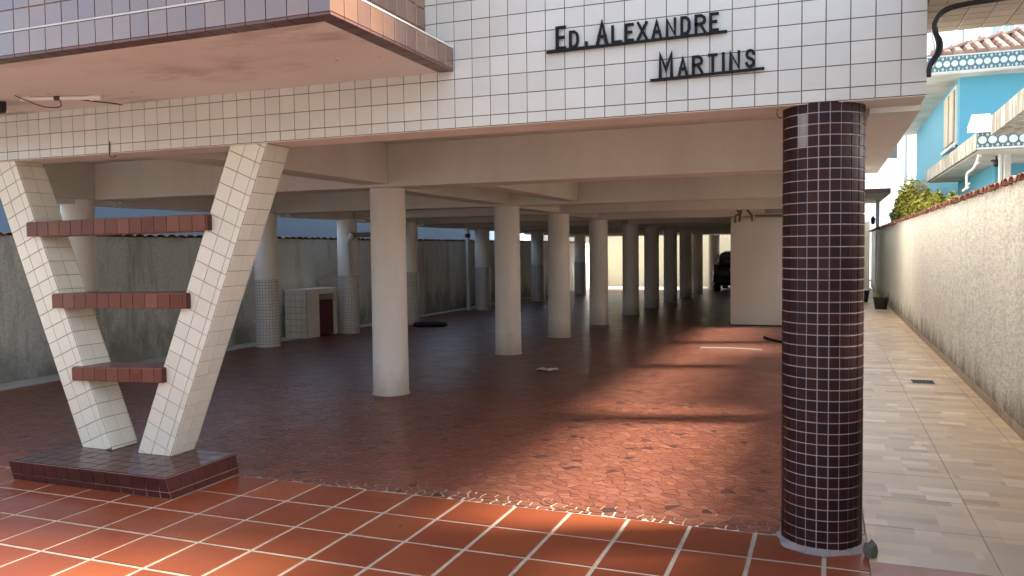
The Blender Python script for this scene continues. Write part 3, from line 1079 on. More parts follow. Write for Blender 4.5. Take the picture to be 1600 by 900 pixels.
f = q4(0, 1, 5, 4)
tile_poly(plinth_o, f, f[3], (f[2] - f[3]), (f[3] - f[0]), 0.1135, 0.0975, 0.0045, 0.006, M_PLINTH_TILE, jit=0.005)
f = q4(1, 3, 7, 5)
tile_poly(plinth_o, f, f[3] + V((0, 0, 0)), (f[2] - f[3]), (f[3] - f[0]), 0.1135, 0.0975, 0.0045, 0.006, M_PLINTH_TILE, jit=0.005)
f = q4(2, 0, 4, 6)
tile_poly(plinth_o, f, f[3], (f[2] - f[3]), (f[3] - f[0]), 0.1135, 0.0975, 0.0045, 0.006, M_PLINTH_TILE, jit=0.005)
f = [core2[4], core2[5], core2[7], core2[6]]
tile_poly(plinth_o, f, f[1], (1, 0, 0), (0, 1, 0), 0.1135, 0.1135, 0.004, 0.006, M_PLINTH_TILE, jit=0.004)


def leg(xf0, xf1, s, label):
    """xf0..xf1: front edge at the plinth, s: lean dX/dZ"""
    def X(x, z): return x + s * (z - Z0)
    e = 0.006
    B = [V((X(x, z), y, z)) for z in (Z0, Z1) for y in (YF + e, YB - e) for x in (xf0 + e, xf1 - e)]
    o = MB().hexa(B).build("leg", M_GROUT_DARK, vp)
    o['label'] = label
    ax = V((s, 0, 1)).normalized()
    side = V((1, 0, -s)).normalized()
    # front (-Y)
    fr = [B[0], B[1], B[5], B[4]]
    ou = B[0] if s < 0 else B[0]
    tile_poly(o, fr, B[1] - side * 0.286 + ax * 0.02 if s < 0 else B[0] + ax * 0.03, side, ax, 0.1145, 0.1145, 0.0042, 0.006, M_CREAM_TILE, jit=0.004)
    # right (+X) face
    fr = [B[1], B[3], B[7], B[5]]
    tile_poly(o, fr, B[1] + ax * (0.02 if s < 0 else 0.06), (0, 1, 0), ax, 0.1145, 0.1145, 0.0042, 0.006, M_CREAM_TILE, jit=0.004)
    # left (-X) face and back
    fr = [B[2], B[0], B[4], B[6]]
    tile_poly(o, fr, B[2], (0, -1, 0), ax, 0.1145, 0.1145, 0.0042, 0.006, M_CREAM_TILE, jit=0.004)
    fr = [B[3], B[2], B[6], B[7]]
    tile_poly(o, fr, B[3], -side, ax, 0.1145, 0.1145, 0.0042, 0.006, M_CREAM_TILE, jit=0.004)


leg(-5.215, -4.915, -0.408, "cream tiled leg leaning out to the left")
leg(-4.674, -4.364, 0.420, "cream tiled leg leaning out to the right")

SH = [((-5.654, 1.725, 1.841), (-3.932, 1.741, 1.858), "top shelf of the pillar, longest"),
      ((-5.417, 1.185, 1.301), (-4.136, 1.201, 1.317), "middle shelf of the pillar"),
      ((-5.241, 0.648, 0.759), (-4.374, 0.672, 0.786), "lowest shelf of the pillar, shortest")]
for (a, b, lab) in SH:
    e = 0.006
    y0, y1 = 4.40 + e, 4.68
    B = [V((a[0] + e, y0, a[1] + e)), V((b[0] - e, y0, b[1] + e)), V((a[0] + e, y1, a[1] + e)), V((b[0] - e, y1, b[1] + e)),
         V((a[0] + e, y0, a[2] - e)), V((b[0] - e, y0, b[2] - e)), V((a[0] + e, y1, a[2] - e)), V((b[0] - e, y1, b[2] - e))]
    o = MB().hexa(B).build("shelf", M_GROUT_RED, vp)
    o['label'] = lab
    tile_poly(o, [B[0], B[1], B[5], B[4]], B[0] - V((0, 0, 0.004)), B[1] - B[0], (0, 0, 1), 0.1135, 0.121, 0.0045, 0.006, M_RED_TILE, jit=0.006)
    tile_poly(o, [B[1], B[3], B[7], B[5]], B[1] - V((0, 0, 0.004)), (0, 1, 0), (0, 0, 1), 0.1135, 0.121, 0.0045, 0.006, M_PLINTH_TILE, jit=0.006, name="end_tile")
    tile_poly(o, [B[4], B[5], B[7], B[6]], B[4], B[5] - B[4], (0, 1, 0), 0.1135, 0.1135, 0.0045, 0.006, M_RED_TILE, jit=0.006)

# ------------------------------------------------------------------ lettering
STROKES = {
    'E': [[(0, 0), (0, 1)], [(0, 1), (1, 1)], [(0, .52), (.78, .52)], [(0, 0), (1, 0)]],
    'D': [[(0, 0), (0, 1), (.55, 1), (.86, .88), (1, .66), (1, .34), (.86, .12), (.55, 0), (0, 0)]],
    'A': [[(0, 0), (.5, 1), (1, 0)], [(.17, .33), (.83, .33)]],
    'L': [[(0, 1), (0, 0), (1, 0)]],
    'X': [[(0, 0), (1, 1)], [(0, 1), (1, 0)]],
    'N': [[(0, 0), (0, 1), (1, 0), (1, 1)]],
    'R': [[(0, 0), (0, 1), (.6, 1), (.92, .88), (1, .74), (.92, .58), (.6, .48), (0, .48)], [(.5, .48), (1, 0)]],
    'M': [[(0, 0), (0, 1), (.5, .28), (1, 1), (1, 0)]],
    'T': [[(0, 1), (1, 1)], [(.5, 1), (.5, 0)]],
    'I': [[(.5, 1), (.5, 0)]],
    'S': [[(.98, .80), (.82, .95), (.5, 1), (.18, .95), (.03, .77), (.15, .59), (.5, .5), (.85, .41), (.98, .24), (.84, .06), (.5, 0), (.18, .05), (.02, .20)]],
    '.': [[(.1, 0), (.1, .18)]],
}


def letter(ch, x0, x1, z0, h, parent, w=0.0125, yf=4.398, th=0.012):
    mb = MB()
    for si, st in enumerate(STROKES[ch]):
        pts = [V((x0 + w / 2 + p[0] * (x1 - x0 - w), z0 + w / 2 + p[1] * (h - w))) for p in st]
        closed = (pts[0] - pts[-1]).length < 1e-6
        if not closed:   # square caps
            pts[0] = pts[0] - (pts[1] - pts[0]).normalized() * w / 2
            pts[-1] = pts[-1] + (pts[-1] - pts[-2]).normalized() * w / 2
        L, Rr = [], []
        m_ = len(pts)
        for k in range(m_):
            pa = pts[k - 1] if k > 0 else (pts[-2] if closed else None)
            pb = pts[k + 1] if k < m_ - 1 else (pts[1] if closed else None)
            d1 = (pts[k] - pa).normalized() if pa is not None else None
            d2 = (pb - pts[k]).normalized() if pb is not None else None
            d1 = d1 or d2; d2 = d2 or d1
            t = (d1 + d2).normalized()
            nrm = V((-t.y, t.x))
            cosx = max(0.45, nrm.dot(V((-d1.y, d1.x))))
            L.append(pts[k] + nrm * w / 2 / cosx)
            Rr.append(pts[k] - nrm * w / 2 / cosx)
        y0 = yf - 0.0006 * si; y1 = y0 + th
        i0 = len(mb.v)
        for k in range(m_):
            for (p, y) in ((L[k], y0), (Rr[k], y0), (L[k], y1), (Rr[k], y1)):
                mb.v.append(V((p.x, y, p.y)))
        for k in range(m_ - 1):
            a = i0 + 4 * k; b = a + 4
            mb.f += [(a, a + 1, b + 1, b), (a + 2, b + 2, b + 3, a + 3), (a, b, b + 2, a + 2), (a + 1, a + 3, b + 3, b + 1)]
        if not closed:
            mb.f += [(i0, i0 + 2, i0 + 3, i0 + 1)]
            e = i0 + 4 * (m_ - 1)
            mb.f += [(e, e + 1, e + 3, e + 2)]
    return mb.build("letter", M_BLACK_IRON, parent, weld=True)


sign = empty("building_name_sign", (-0.9, 4.40, 2.50), "black metal lettering ED. ALEXANDRE MARTINS on the white tiled facade", "sign")
r1 = [(-1.4327, -1.3726), (-1.3539, -1.2982), (-1.2613, -1.2485), (-1.1992, -1.1304), (-1.1124, -1.0535), (-1.0375, -0.988), (-0.9705, -0.9111), (-0.8903, -0.8352), (-0.8146, -0.7584), (-0.7365, -0.6827), (-0.6626, -0.6029), (-0.5864, -0.5373)]
for i, (ch, (x0, x1)) in enumerate(zip("ED.ALEXANDRE", r1)):
    z0 = 2.708 + 0.012 * i / 11
    letter(ch, x0, x1, z0, 0.131 if i in (0, 3) else 0.098, sign, w=0.0165 if i in (0, 3) else 0.0142)
r2 = [(-0.8527, -0.7757), (-0.7502, -0.6979), (-0.6761, -0.6179), (-0.593, -0.5437), (-0.5209, -0.5078), (-0.4851, -0.4287), (-0.4046, -0.3537)]
for i, (ch, (x0, x1)) in enumerate(zip("MARTINS", r2)):
    z0 = 2.505 + 0.010 * i / 6
    letter(ch, x0, x1, z0, 0.130 if i == 0 else 0.096, sign, w=0.0165 if i == 0 else 0.0142)
for (xa, za, xb, zb_) in ((-1.487, 2.706, -0.495, 2.719), (-0.898, 2.500, -0.309, 2.512)):
    MB().hexa([(xa, 4.396, za - .012), (xb, 4.396, zb_ - .012), (xa, 4.413, za - .012), (xb, 4.413, zb_ - .012),
               (xa, 4.396, za + .001), (xb, 4.396, zb_ + .001), (xa, 4.413, za + .001), (xb, 4.413, zb_ + .001)]).build("bar", M_BLACK_IRON, sign)
pins = MB()
for x in (-1.40, -1.0, -0.6):
    pins.tube([(x, 4.410, 2.706), (x, 4.424, 2.706)], 0.004, 6)
for x in (-0.85, -0.4):
    pins.tube([(x, 4.410, 2.500), (x, 4.424, 2.500)], 0.004, 6)
pins.build("fixing_pin", M_BLACK_IRON, sign)

# ------------------------------------------------------------------ boundary walls
def coping(parent, xa, xb, y0, y1, z, pitch, mat, limit=300):
    """half round clay tiles laid across the wall top"""
    me = bpy.data.meshes.new("coping_tile")
    vs_, fs = [], []
    n = 7
    r = pitch * 0.53
    for s_, (x, rr) in enumerate(((xa, r), (xb, r * 0.96))):
        for ring_r in (rr, rr - 0.014):
            for k in range(n):
                a = math.pi * k / (n - 1)
                vs_.append(V((x, -ring_r * math.cos(a), ring_r * 0.50 * math.sin(a))))
    for k in range(n - 1):
        fs.append((k, k + 1, 2 * n + k + 1, 2 * n + k))
        fs.append((n + k, 3 * n + k, 3 * n + k + 1, n + k + 1))
        fs.append((k, n + k, n + k + 1, k + 1))
        fs.append((2 * n + k, 2 * n + k + 1, 3 * n + k + 1, 3 * n + k))
    fs.append((0, 2 * n, 3 * n, n)); fs.append((n - 1, 2 * n - 1, 4 * n - 1, 3 * n - 1))
    me.from_pydata(vs_, [], fs); me.materials.append(mat); me.update()
    k = 0
    y = y0
    while y < y1:
        M = Matrix.Translation((random.uniform(-0.012, 0.012), y, z + random.uniform(-0.006, 0.006))) @ Matrix.Rotation(random.gauss(0, 0.03), 4, 'Z') @ Matrix.Rotation(random.gauss(0, 0.025), 4, 'X')
        add_piece("coping_tile", me, parent, M)
        y += pitch
        k += 1


rw = empty("boundary_wall", (1.6, 17, 0), "long pale roughcast boundary wall with red clay coping beside the side walkway", "wall")


def wall_mesh(x, yA, yB, z1, dx, nrm, step=0.06, amp=0.004):
    """front sheet with a slightly wavy top and rough surface, plus body"""
    mb = MB()
    ny = int((yB - yA) / 0.35); nz = 8
    i0 = 0
    for j in range(ny + 1):
        y = yA + (yB - yA) * j / ny
        for k in range(nz + 1):
            zz = z1 * k / nz
            mb.v.append(V((x + dx * (y - yA) / (yB - yA) + nrm * random.uniform(0, amp * 2), y, zz)))
    for j in range(ny):
        for k in range(nz):
            a = j * (nz + 1) + k
            mb.f.append((a, a + 1, a + nz + 2, a + nz + 1) if nrm < 0 else (a, a + nz + 1, a + nz + 2, a + 1))
    return mb


wmb = wall_mesh(1.502, 1.5, 34.0, 2.13, 0.06, -1)
wmb.hexa([(1.506, 1.5, 0), (1.68, 1.5, 0), (1.566, 34, 0), (1.74, 34, 0), (1.506, 1.5, 2.13), (1.68, 1.5, 2.13), (1.566, 34, 2.13), (1.74, 34, 2.13)])
wmb.build("render", M_RIGHT_WALL, rw)
coping(rw, 1.455, 1.73, 1.6, 34.0, 2.115, 0.205, M_CLAY)
M_SKIRT = glazed("brown_skirting_tile", [(0.24, 0.165, 0.11), (0.31, 0.22, 0.15), (0.26, 0.19, 0.14)], 0.3, 0.4)
tile_poly(rw, [(1.498, 31, 0.0), (1.498, 2.0, 0.0), (1.498, 2.0, 0.085), (1.498, 31, 0.085)], (1.498, 31.0, 0.0), (0, -1, 0), (0, 0, 1), 0.45, 0.085, 0.004, 0.009, M_SKIRT, name="skirting_tile", limit=70, key=dist_cam)

lw = empty("boundary_wall", (-9.85, 17, 0), "grey mould stained boundary wall with old clay coping behind the white columns", "wall")
wmb = wall_mesh(-9.63, 1.0, 33.8, 1.84, 0.55, 1)
wmb.hexa([(-9.82, 1.0, 0), (-9.634, 1.0, 0), (-9.27, 33.8, 0), (-9.084, 33.8, 0), (-9.82, 1.0, 1.84), (-9.634, 1.0, 1.84), (-9.27, 33.8, 1.84), (-9.084, 33.8, 1.84)])
wmb.build("render", M_LEFT_WALL, lw)
me_c = None
for k in range(2):
    pass


def coping_left():
    rg = 0.2
    vs_, fs = [], []
    n = 7
    r = rg * 0.53
    for x in (-0.15, 0.13):
        for ring_r in (r, r - 0.014):
            for k in range(n):
                a = math.pi * k / (n - 1)
                vs_.append(V((x, -ring_r * math.cos(a), ring_r * 0.50 * math.sin(a))))
    for k in range(n - 1):
        fs.append((k, k + 1, 2 * n + k + 1, 2 * n + k))
        fs.append((n + k, 3 * n + k, 3 * n + k + 1, n + k + 1))
        fs.append((k, n + k, n + k + 1, k + 1))
        fs.append((2 * n + k, 2 * n + k + 1, 3 * n + k + 1, 3 * n + k))
    fs.append((0, 2 * n, 3 * n, n)); fs.append((n - 1, 2 * n - 1, 4 * n - 1, 3 * n - 1))
    me = bpy.data.meshes.new("coping_tile")
    me.from_pydata(vs_, [], fs); me.materials.append(M_CLAY_OLD); me.update()
    y = 1.2
    while y < 33.8:
        x = -9.725 + 0.55 * (y - 1.0) / 32.8
        M = Matrix.Translation((x + random.uniform(-.012, .012), y, 1.832 + random.uniform(-.006, .006))) @ Matrix.Rotation(random.gauss(0, .03), 4, 'Z')
        add_piece("coping_tile", me, lw, M)
        y += rg


coping_left()

rear = MB().box(-9.1, 1.5, 33.8, 34.0, 0.0, 2.5).build("rear_wall", M_CREAM_WALL)
tag(rear, "cream painted rear wall closing the yard at the far end of the garage", "wall")

# ------------------------------------------------------------------ blue house on the right
bh = empty("blue_house", (4.6, 25, 0), "two storey sky blue house with terracotta roof and patterned concrete eaves behind the boundary wall", "house")
HX, HY = 2.9, 22.0
MB().box(HX, 9.0, HY, 32.0, 0.0, 5.62).build("wall", M_BLUE, bh)
MB().box(2.55, 2.56, 0, 0.01, 0, 0.01)
# roof slab with patterned fascia
ex0, ey0, ez0, ez1 = 2.14, 21.46, 5.61, 6.02
eave = MB().box(ex0, 9.6, ey0, 32.6, ez0 - 0.06, ez0 + 0.36).build("eave", M_HOUSE_SOFFIT, bh)


def pattern_band(parent, x0, x1, y, z0, z1, pitch, limit=40):
    """row of ceramic squares: pale disc in the middle, pale lozenges in the corners, on dark teal"""
    h = z1 - z0
    MB().box(x0, x1, y - 0.012, y - 0.001, z0, z1).build("band_backing", M_TEAL, parent)
    n = int((x1 - x0) / pitch)
    # one motif mesh, shared
    mb_v, mb_f = [], []
    def poly(pts, d):
        i = len(mb_v); m_ = len(pts)
        for q in pts: mb_v.append(V((q[0], -d, q[1])))
        for q in pts: mb_v.append(V((q[0], 0, q[1])))
        mb_f.append(tuple(range(i, i + m_)))
        for k in range(m_):
            k2 = (k + 1) % m_
            mb_f.append((i + k, i + m_ + k, i + m_ + k2, i + k2))
    rr = min(pitch * 0.43, h * 0.34)
    poly([(rr * math.cos(2 * math.pi * k / 12), rr * math.sin(2 * math.pi * k / 12)) for k in range(12)], 0.012)
    for sx in (-1, 1):
        for sz in (-1, 1):
            cx_, cz_ = sx * pitch * 0.46, sz * h * 0.36
            w_, h_ = pitch * 0.11, h * 0.13
            if sx < 0:
                poly([(cx_ - w_ * 0.3, cz_), (cx_, cz_ - h_), (cx_ + w_, cz_), (cx_, cz_ + h_)], 0.010)
            else:
                poly([(cx_ - w_, cz_), (cx_, cz_ - h_), (cx_ + w_ * 0.3, cz_), (cx_, cz_ + h_)], 0.010)
    for sz in (-1, 1):
        poly([(-pitch * .04, sz * h * .34), (pitch * .04, sz * h * .34), (pitch * .04, sz * h * .5), (-pitch * .04, sz * h * .5)][::1], 0.009)
    me = bpy.data.meshes.new("trim_tile")
    me.from_pydata(mb_v, [], mb_f)
    bm = bmesh.new(); bm.from_mesh(me); bmesh.ops.recalc_face_normals(bm, faces=bm.faces); bm.to_mesh(me); bm.free()
    me.materials.append(M_TRIM_WHITE); me.update()
    for k in range(n):
        add_piece("trim_tile", me, parent, Matrix.Translation((x0 + (k + 0.5) * pitch, y - 0.012, (z0 + z1) / 2)))
    MB().box(x0, x1, y - 0.03, y - 0.0, z1, z1 + 0.03).box(x0, x1, y - 0.03, y, z0 - 0.03, z0).build("band_edge", M_TRIM_WHITE, parent)


pattern_band(eave, ex0, 6.5, ey0, ez0, ez0 + 0.34, 0.165)
# pitched clay roof over the eave
roof = empty("x", (0, 0, 0)); bpy.data.objects.remove(roof)
rp = MB()
rp.hexa([(ex0 + .05, ey0 + .05, ez0 + .37), (9.5, ey0 + .05, ez0 + .37), (ex0 + .05, 32.5, ez0 + .37), (9.5, 32.5, ez0 + .37),
         (ex0 + 3.2, ey0 + 3.0, ez0 + 1.55), (9.5, ey0 + 3.0, ez0 + 1.55), (ex0 + 3.2, 29.5, ez0 + 1.55), (9.5, 29.5, ez0 + 1.55)])
roofo = rp.build("roof", M_ROOF, bh)
# front slope: barrel tiles running up the slope
me = bpy.data.meshes.new("roof_tile")
vs_, fs = [], []
n_ = 7
for (t, r_) in ((0.0, 0.12), (1.0, 0.095)):
    for k in range(n_):
        a = math.pi * k / (n_ - 1)
        vs_.append(V((-r_ * math.cos(a), t * 0.5, r_ * 0.85 * math.sin(a))))
for k in range(n_ - 1):
    fs.append((k, k + 1, n_ + k + 1, n_ + k))
fs.append(tuple(range(n_)))
me.from_pydata(vs_, [], fs); me.materials.append(M_ROOF); me.update()
slope = math.atan2(1.18, 2.95)
cnt = 0
for i in range(22):
    for j in range(7):
        x = ex0 + 0.20 + i * 0.235
        t = j * 0.44
        y = ey0 + 0.04 + t * math.cos(slope)
        z = ez0 + 0.38 + t * math.sin(slope)
        if x < ex0 + 0.05 + (y - ey0 - 0.05) * 3.15 / 2.95: continue
        add_piece("roof_tile", me, roofo, Matrix.Translation((x, y, z)) @ Matrix.Rotation(slope + 0.03, 4, 'X') @ Matrix.Rotation(random.gauss(0, .02), 4, 'Z'))
# hip side: tiles across
for j in range(12):
    for t_ in range(6):
        y = ey0 + 0.3 + j * 0.235
        t = t_ * 0.44
        x = ex0 + 0.06 + t * 0.935
        z = ez0 + 0.38 + t * 0.35
        if y < ey0 + 0.05 + (x - ex0 - .05) * 2.95 / 3.15: continue
        add_piece("roof_tile", me, roofo, Matrix.Translation((x, y, z)) @ Matrix.Rotation(-math.pi / 2, 4, 'Z') @ Matrix.Rotation(0.36 + 0.03, 4, 'X'))
# side window with shutters on the wall that faces the walkway
win = MB().box(HX - 0.05, HX, 22.25, 24.1, 4.0, 5.42).build("window", M_TRIM_WHITE, bh)
MB().box(HX - 0.055, HX - 0.052, 22.37, 23.98, 4.08, 5.34).build("pane", M_GLASS, win)
for (a, b) in ((22.40, 22.98), (23.22, 23.95)):
    MB().box(HX - 0.10, HX - 0.056, a, b, 4.09, 5.33).build("shutter", M_SHUTTER, win, bevel=0.006)
MB().box(HX - 0.14, HX - 0.052, 22.2, 24.15, 3.93, 3.998).build("sill", M_TRIM_WHITE, win)
# balcony with patterned front
hb = MB()
hb.box(2.2, 6.5, 14.86, 21.99, 3.10, 3.37)
hbo = hb.build("balcony", M_WEATHERED, bh)
hbo['label'] = "weathered concrete balcony slab with circle pattern front"
MB().box(2.26, 6.5, 14.92, 21.99, 3.085, 3.099).build("balcony_soffit", M_HOUSE_SOFFIT, hbo)
pattern_band(hbo, 2.215, 5.0, 14.86, 3.13, 3.365, 0.142)
# a nearer slab with plain weathered edge
ns = MB().hexa([(2.2, 9.3, 3.25), (5.0, 9.3, 3.25), (2.2, 13.6, 3.17), (5.0, 13.6, 3.17), (2.2, 9.3, 3.51), (5.0, 9.3, 3.51), (2.2, 13.6, 3.45), (5.0, 13.6, 3.45)]).build("porch_slab", M_WEATHERED, bh)
MB().box(2.74, 2.82, 15.6, 15.75, 0, 3.084).build("post", M_HOUSE_SOFFIT, bh)
MB().tube([(2.66, 15.55, 0), (2.66, 15.55, 3.084)], 0.03, 10).build("downpipe", M_TRIM_WHITE, bh, smooth=True)
MB().box(2.92, 6.5, 17.6, 21.99, 0, 3.08).build("lower_wall", M_BLUE, bh)
lampo = MB().lathe(2.66, 15.9, [(0.02, 2.9), (0.05, 2.93), (0.05, 2.99), (0.09, 3.0), (0.09, 3.02), (0.015, 3.03), (0.015, 3.085)], 12).build("ceiling_lamp", M_BLACK_PLASTIC, bh, smooth=True)
# white sheet awning box on the balcony front
aw = empty("awning", (2.25, 15.0, 3.4), "small white sheet metal awning at the corner of the blue house balcony", "awning")
MB().hexa([(2.06, 14.75, 3.405), (2.46, 14.75, 3.405), (2.20, 15.30, 3.69), (2.46, 15.30, 3.69), (2.06, 14.75, 3.435), (2.46, 14.75, 3.435), (2.20, 15.30, 3.72), (2.46, 15.30, 3.72)]).build("sheet", M_SHEET, aw)
MB().box(2.06, 2.46, 14.745, 14.765, 3.36, 3.404).build("front_flap", M_SHEET, aw)
MB().box(2.12, 2.45, 14.90, 14.93, 3.48, 3.512).build("seam", M_DARKBROWN, aw)
# pale drooping garland of cable under the balcony
gp = [(2.30, 15.3, 3.08)]
for k in range(1, 17):
    t = k / 16
    gp.append((2.30 - 0.20 * t + 0.03 * math.sin(9 * t), 15.3 + 0.25 * t, 3.08 - 0.62 * t + 0.03 * math.sin(14 * t)))
garl = MB().tube(gp, 0.018, 7)
for k in (1, 4, 8, 12, 14):
    p = V(gp[k])
    garl.tube([p, p + V((0.05, -0.01, 0.03 * (-1) ** k))], [0.026, 0.012], 6)
tag(garl.build("hanging_cable", M_WHITE_PLASTIC, smooth=True), "pale twisted cable hanging under the blue house balcony", "cable")

# ------------------------------------------------------------------ white building far behind
wb = empty("white_building", (2.7, 42, 0), "tall bright white building standing far behind the blue house", "building")
WY = 42.0
MB().box(-4.5, 18, WY, 54, 0, 13.5).build("wall", M_WHITE_BLD, wb)
MB().box(-1.5, 5.9, WY - 0.06, WY - 0.002, 4.80, 4.93).box(-1.5, 5.9, WY - 0.05, WY - 0.002, 7.18, 7.3).build("ledge", M_LEDGE_SHADE, wb)
MB().box(3.50, 3.72, WY - 0.10, WY - 0.002, 0, 13.4).build("pilaster", M_LEDGE_SHADE, wb)
w = MB().box(2.50, 3.08, WY - 0.03, WY - 0.002, 5.55, 6.95).build("window", M_WHITE_PLASTIC, wb)
MB().box(2.55, 3.03, WY - 0.036, WY - 0.032, 5.66, 6.88).build("pane", M_GLASS, w)
w = MB().box(4.95, 5.9, WY - 0.03, WY - 0.002, 5.75, 7.1).build("window", M_WHITE_PLASTIC, wb)
M_PALEPANE = plain("pale_pane", (0.62, 0.70, 0.76), 0.2)  # panes in a pale blue grey
MB().box(5.01, 5.4, WY - 0.036, WY - 0.032, 5.81, 7.04).box(5.45, 5.84, WY - 0.036, WY - 0.032, 5.81, 7.04).build("pane", M_PALEPANE, w)
MB().tube([(6.35, WY - 0.06, 8.9), (6.35, WY - 0.06, 13.3)], 0.045, 8).build("downpipe", M_PALEGREY, wb)
for i, (a, b) in enumerate(((7.9, 8.35), (8.5, 8.75), (8.8, 9.05), (9.3, 9.75), (9.95, 10.7), (10.9, 11.7))):
    w = MB().box(a - .05, b + .05, WY - 0.03, WY - 0.002, 7.4, 12.9).build("window", M_WHITE_PLASTIC, wb)
    MB().box(a, b, WY - 0.036, WY - 0.032, 7.46, 12.84).build("pane", M_BLUEGLASS, w)

wb.rotation_euler = (0, 0, R(30))

# unseen houses added behind the camera to cut low sky and reflect in tiles
M_STREET = plaster("street_house_paint", (0.50, 0.47, 0.41), (0.34, 0.31, 0.27), 0.5, 0.4, 0.8)
for (xa, xb, hh, lab) in ((-26, -11.5, 6.6, "added unseen pale two storey house across the street to the left"), (-11, -1.5, 7.2, "added unseen pale two storey house across the street in the middle"), (-1, 12, 6.4, "added unseen pale two storey house across the street to the right")):
    hs = empty("added_street_house", ((xa + xb) / 2, -16, 0), lab, "house", "added houses across the street")
    MB().box(xa, xb, -24, -15, 0, hh).build("wall", M_STREET, hs)
    MB().box(xa - .2, xb + .2, -24.2, -14.6, hh + .002, hh + .25).build("roof", M_ROOF, hs)
    k = xa + 1.2
    while k < xb - 1.6:
        for zz in (1.0, 4.1):
            w = MB().box(k - .08, k + 1.38, -15.0 + .001, -14.94, zz - .08, zz + 1.38).build("window", M_TRIM_WHITE, hs)
            MB().box(k, k + 1.3, -14.939, -14.935, zz, zz + 1.3).build("pane", M_GLASS, w)
        k += 3.1

# neighbours on the left
nb = empty("grey_blue_building", (-15, 20, 0), "plain grey blue building wall rising behind the stained boundary wall", "building")
MB().box(-18, -12.6, 10.4, 33.0, 0, 3.15).build("wall", M_NEIGH, nb)
MB().box(-18.1, -12.52, 10.3, 30.1, 3.152, 3.25).build("roof", M_WEATHERED, nb)
nb2 = empty("pale_grey_building", (-14, 38, 0), "pale grey building with dark windows beyond the far end of the stained wall", "building")
MB().box(-19, -13.0, 33.3, 38.0, 0, 4).build("wall", M_PALEGREY, nb2)
for k in range(5):
    w = MB().box(-12.999, -12.96, 31.4 + k * 0.9, 32.0 + k * 0.9, 2.2, 3.2).build("window", M_WHITE_PLASTIC, nb2)
    MB().box(-12.958, -12.95, 31.45 + k * 0.9, 31.95 + k * 0.9, 2.25, 3.15).build("pane", M_BLUEGLASS, w)

# ------------------------------------------------------------------ plants beyond the wall
def leaf_cloud(mb, c, rad, n, size, rg):
    for _ in range(n):
        while True:
            p = V((rg.uniform(-1, 1), rg.uniform(-1, 1), rg.uniform(-1, 1)))
            if 0.25 < p.length < 1: break
        p = V((c[0] + p.x * rad[0], c[1] + p.y * rad[1], c[2] + p.z * rad[2]))
        d = V((rg.gauss(0, 1), rg.gauss(0, 1), rg.gauss(0, .6))).normalized()
        e = d.orthogonal().normalized()
        e = Matrix.Rotation(rg.uniform(0, 6.28), 3, d) @ e
        s_ = size * rg.uniform(.6, 1.4)
        mb.face([p - d * s_, p + e * s_ * .4, p + d * s_, p - e * s_ * .4])


rg = random.Random(5)
bush = empty("shrub", (2.25, 25.0, 0), "bushy olive green shrub rising above the boundary wall beside the blue house", "shrub")
mb = MB()
for (c, r_, n_) in (((2.45, 20.9, 2.3), (.28, .7, .36), 800), ((2.5, 19.8, 2.2), (.25, .5, .30), 400), ((2.25, 22.5, 2.35), (.33, .8, .42), 900), ((2.25, 24.0, 2.62), (.40, .9, .52), 1300), ((2.2, 26.0, 2.75), (.40, 1.2, .45), 1200), ((2.15, 28.0, 2.5), (.36, 1.2, .40), 900), ((2.3, 21.2, 2.2), (.3, .6, .4), 500)):
    leaf_cloud(mb, c, r_, n_, 0.07, rg)
    for _ in range(5):
        leaf_cloud(mb, (c[0] + rg.uniform(-.8, .8) * r_[0], c[1] + rg.uniform(-1, 1) * r_[1], c[2] + r_[2] * rg.uniform(.6, 1.15)), (.12, .2, .2), 45, 0.055, rg)
mb.build("foliage", M_LEAF, bush)
mb = MB()
for k in range(7):
    y = 21.2 + k * 1.1
    mb.tube([(2.25, y, 0), (2.25 + rg.uniform(-.1, .1), y + rg.uniform(-.1, .1), 1.3), (2.25 + rg.uniform(-.2, .2), y + rg.uniform(-.3, .3), 2.4)], [.035, .025, .01], 6)
mb.build("stem", M_BARK, bush)
mb = MB()
for k in range(9):
    y = 22.6 + rg.uniform(0, 4.8)
    leaf_cloud(mb, (2.22 + rg.uniform(-.1, .1), y, 3.0 + rg.uniform(-.1, .25)), (.10, .18, .22), 90, 0.035, rg)
mb.build("flower_plume", M_PLUME, bush)
sp = empty("spiky_plant", (1.95, 29.5, 0), "spiky grey green plant with arching blades behind the far end of the boundary wall", "plant")
mb = MB()
for k in range(60):
    a = rg.uniform(0, 6.28); L = rg.uniform(.5, .95); th = rg.uniform(.25, 1.2)
    b = V((1.95, 29.5, 1.75)); dirh = V((math.cos(a), math.sin(a), 0))
    pts = [b + dirh * (L * t * math.sin(th)) + V((0, 0, L * t * math.cos(th) - 0.5 * L * t * t * math.sin(th))) for t in (0, .33, .66, 1)]
    sdv = dirh.cross(V((0, 0, 1)))
    for q in range(3):
        w0, w1 = .018 * (1 - q / 3), .018 * (1 - (q + 1) / 3) + .001
        mb.face([pts[q] - sdv * w0, pts[q] + sdv * w0, pts[q + 1] + sdv * w1, pts[q + 1] - sdv * w1])
mb.build("blade", M_BLADE, sp)
MB().tube([(1.95, 29.5, 0), (1.95, 29.5, 1.78)], [.07, .05], 8).build("stem", M_BARK, sp)

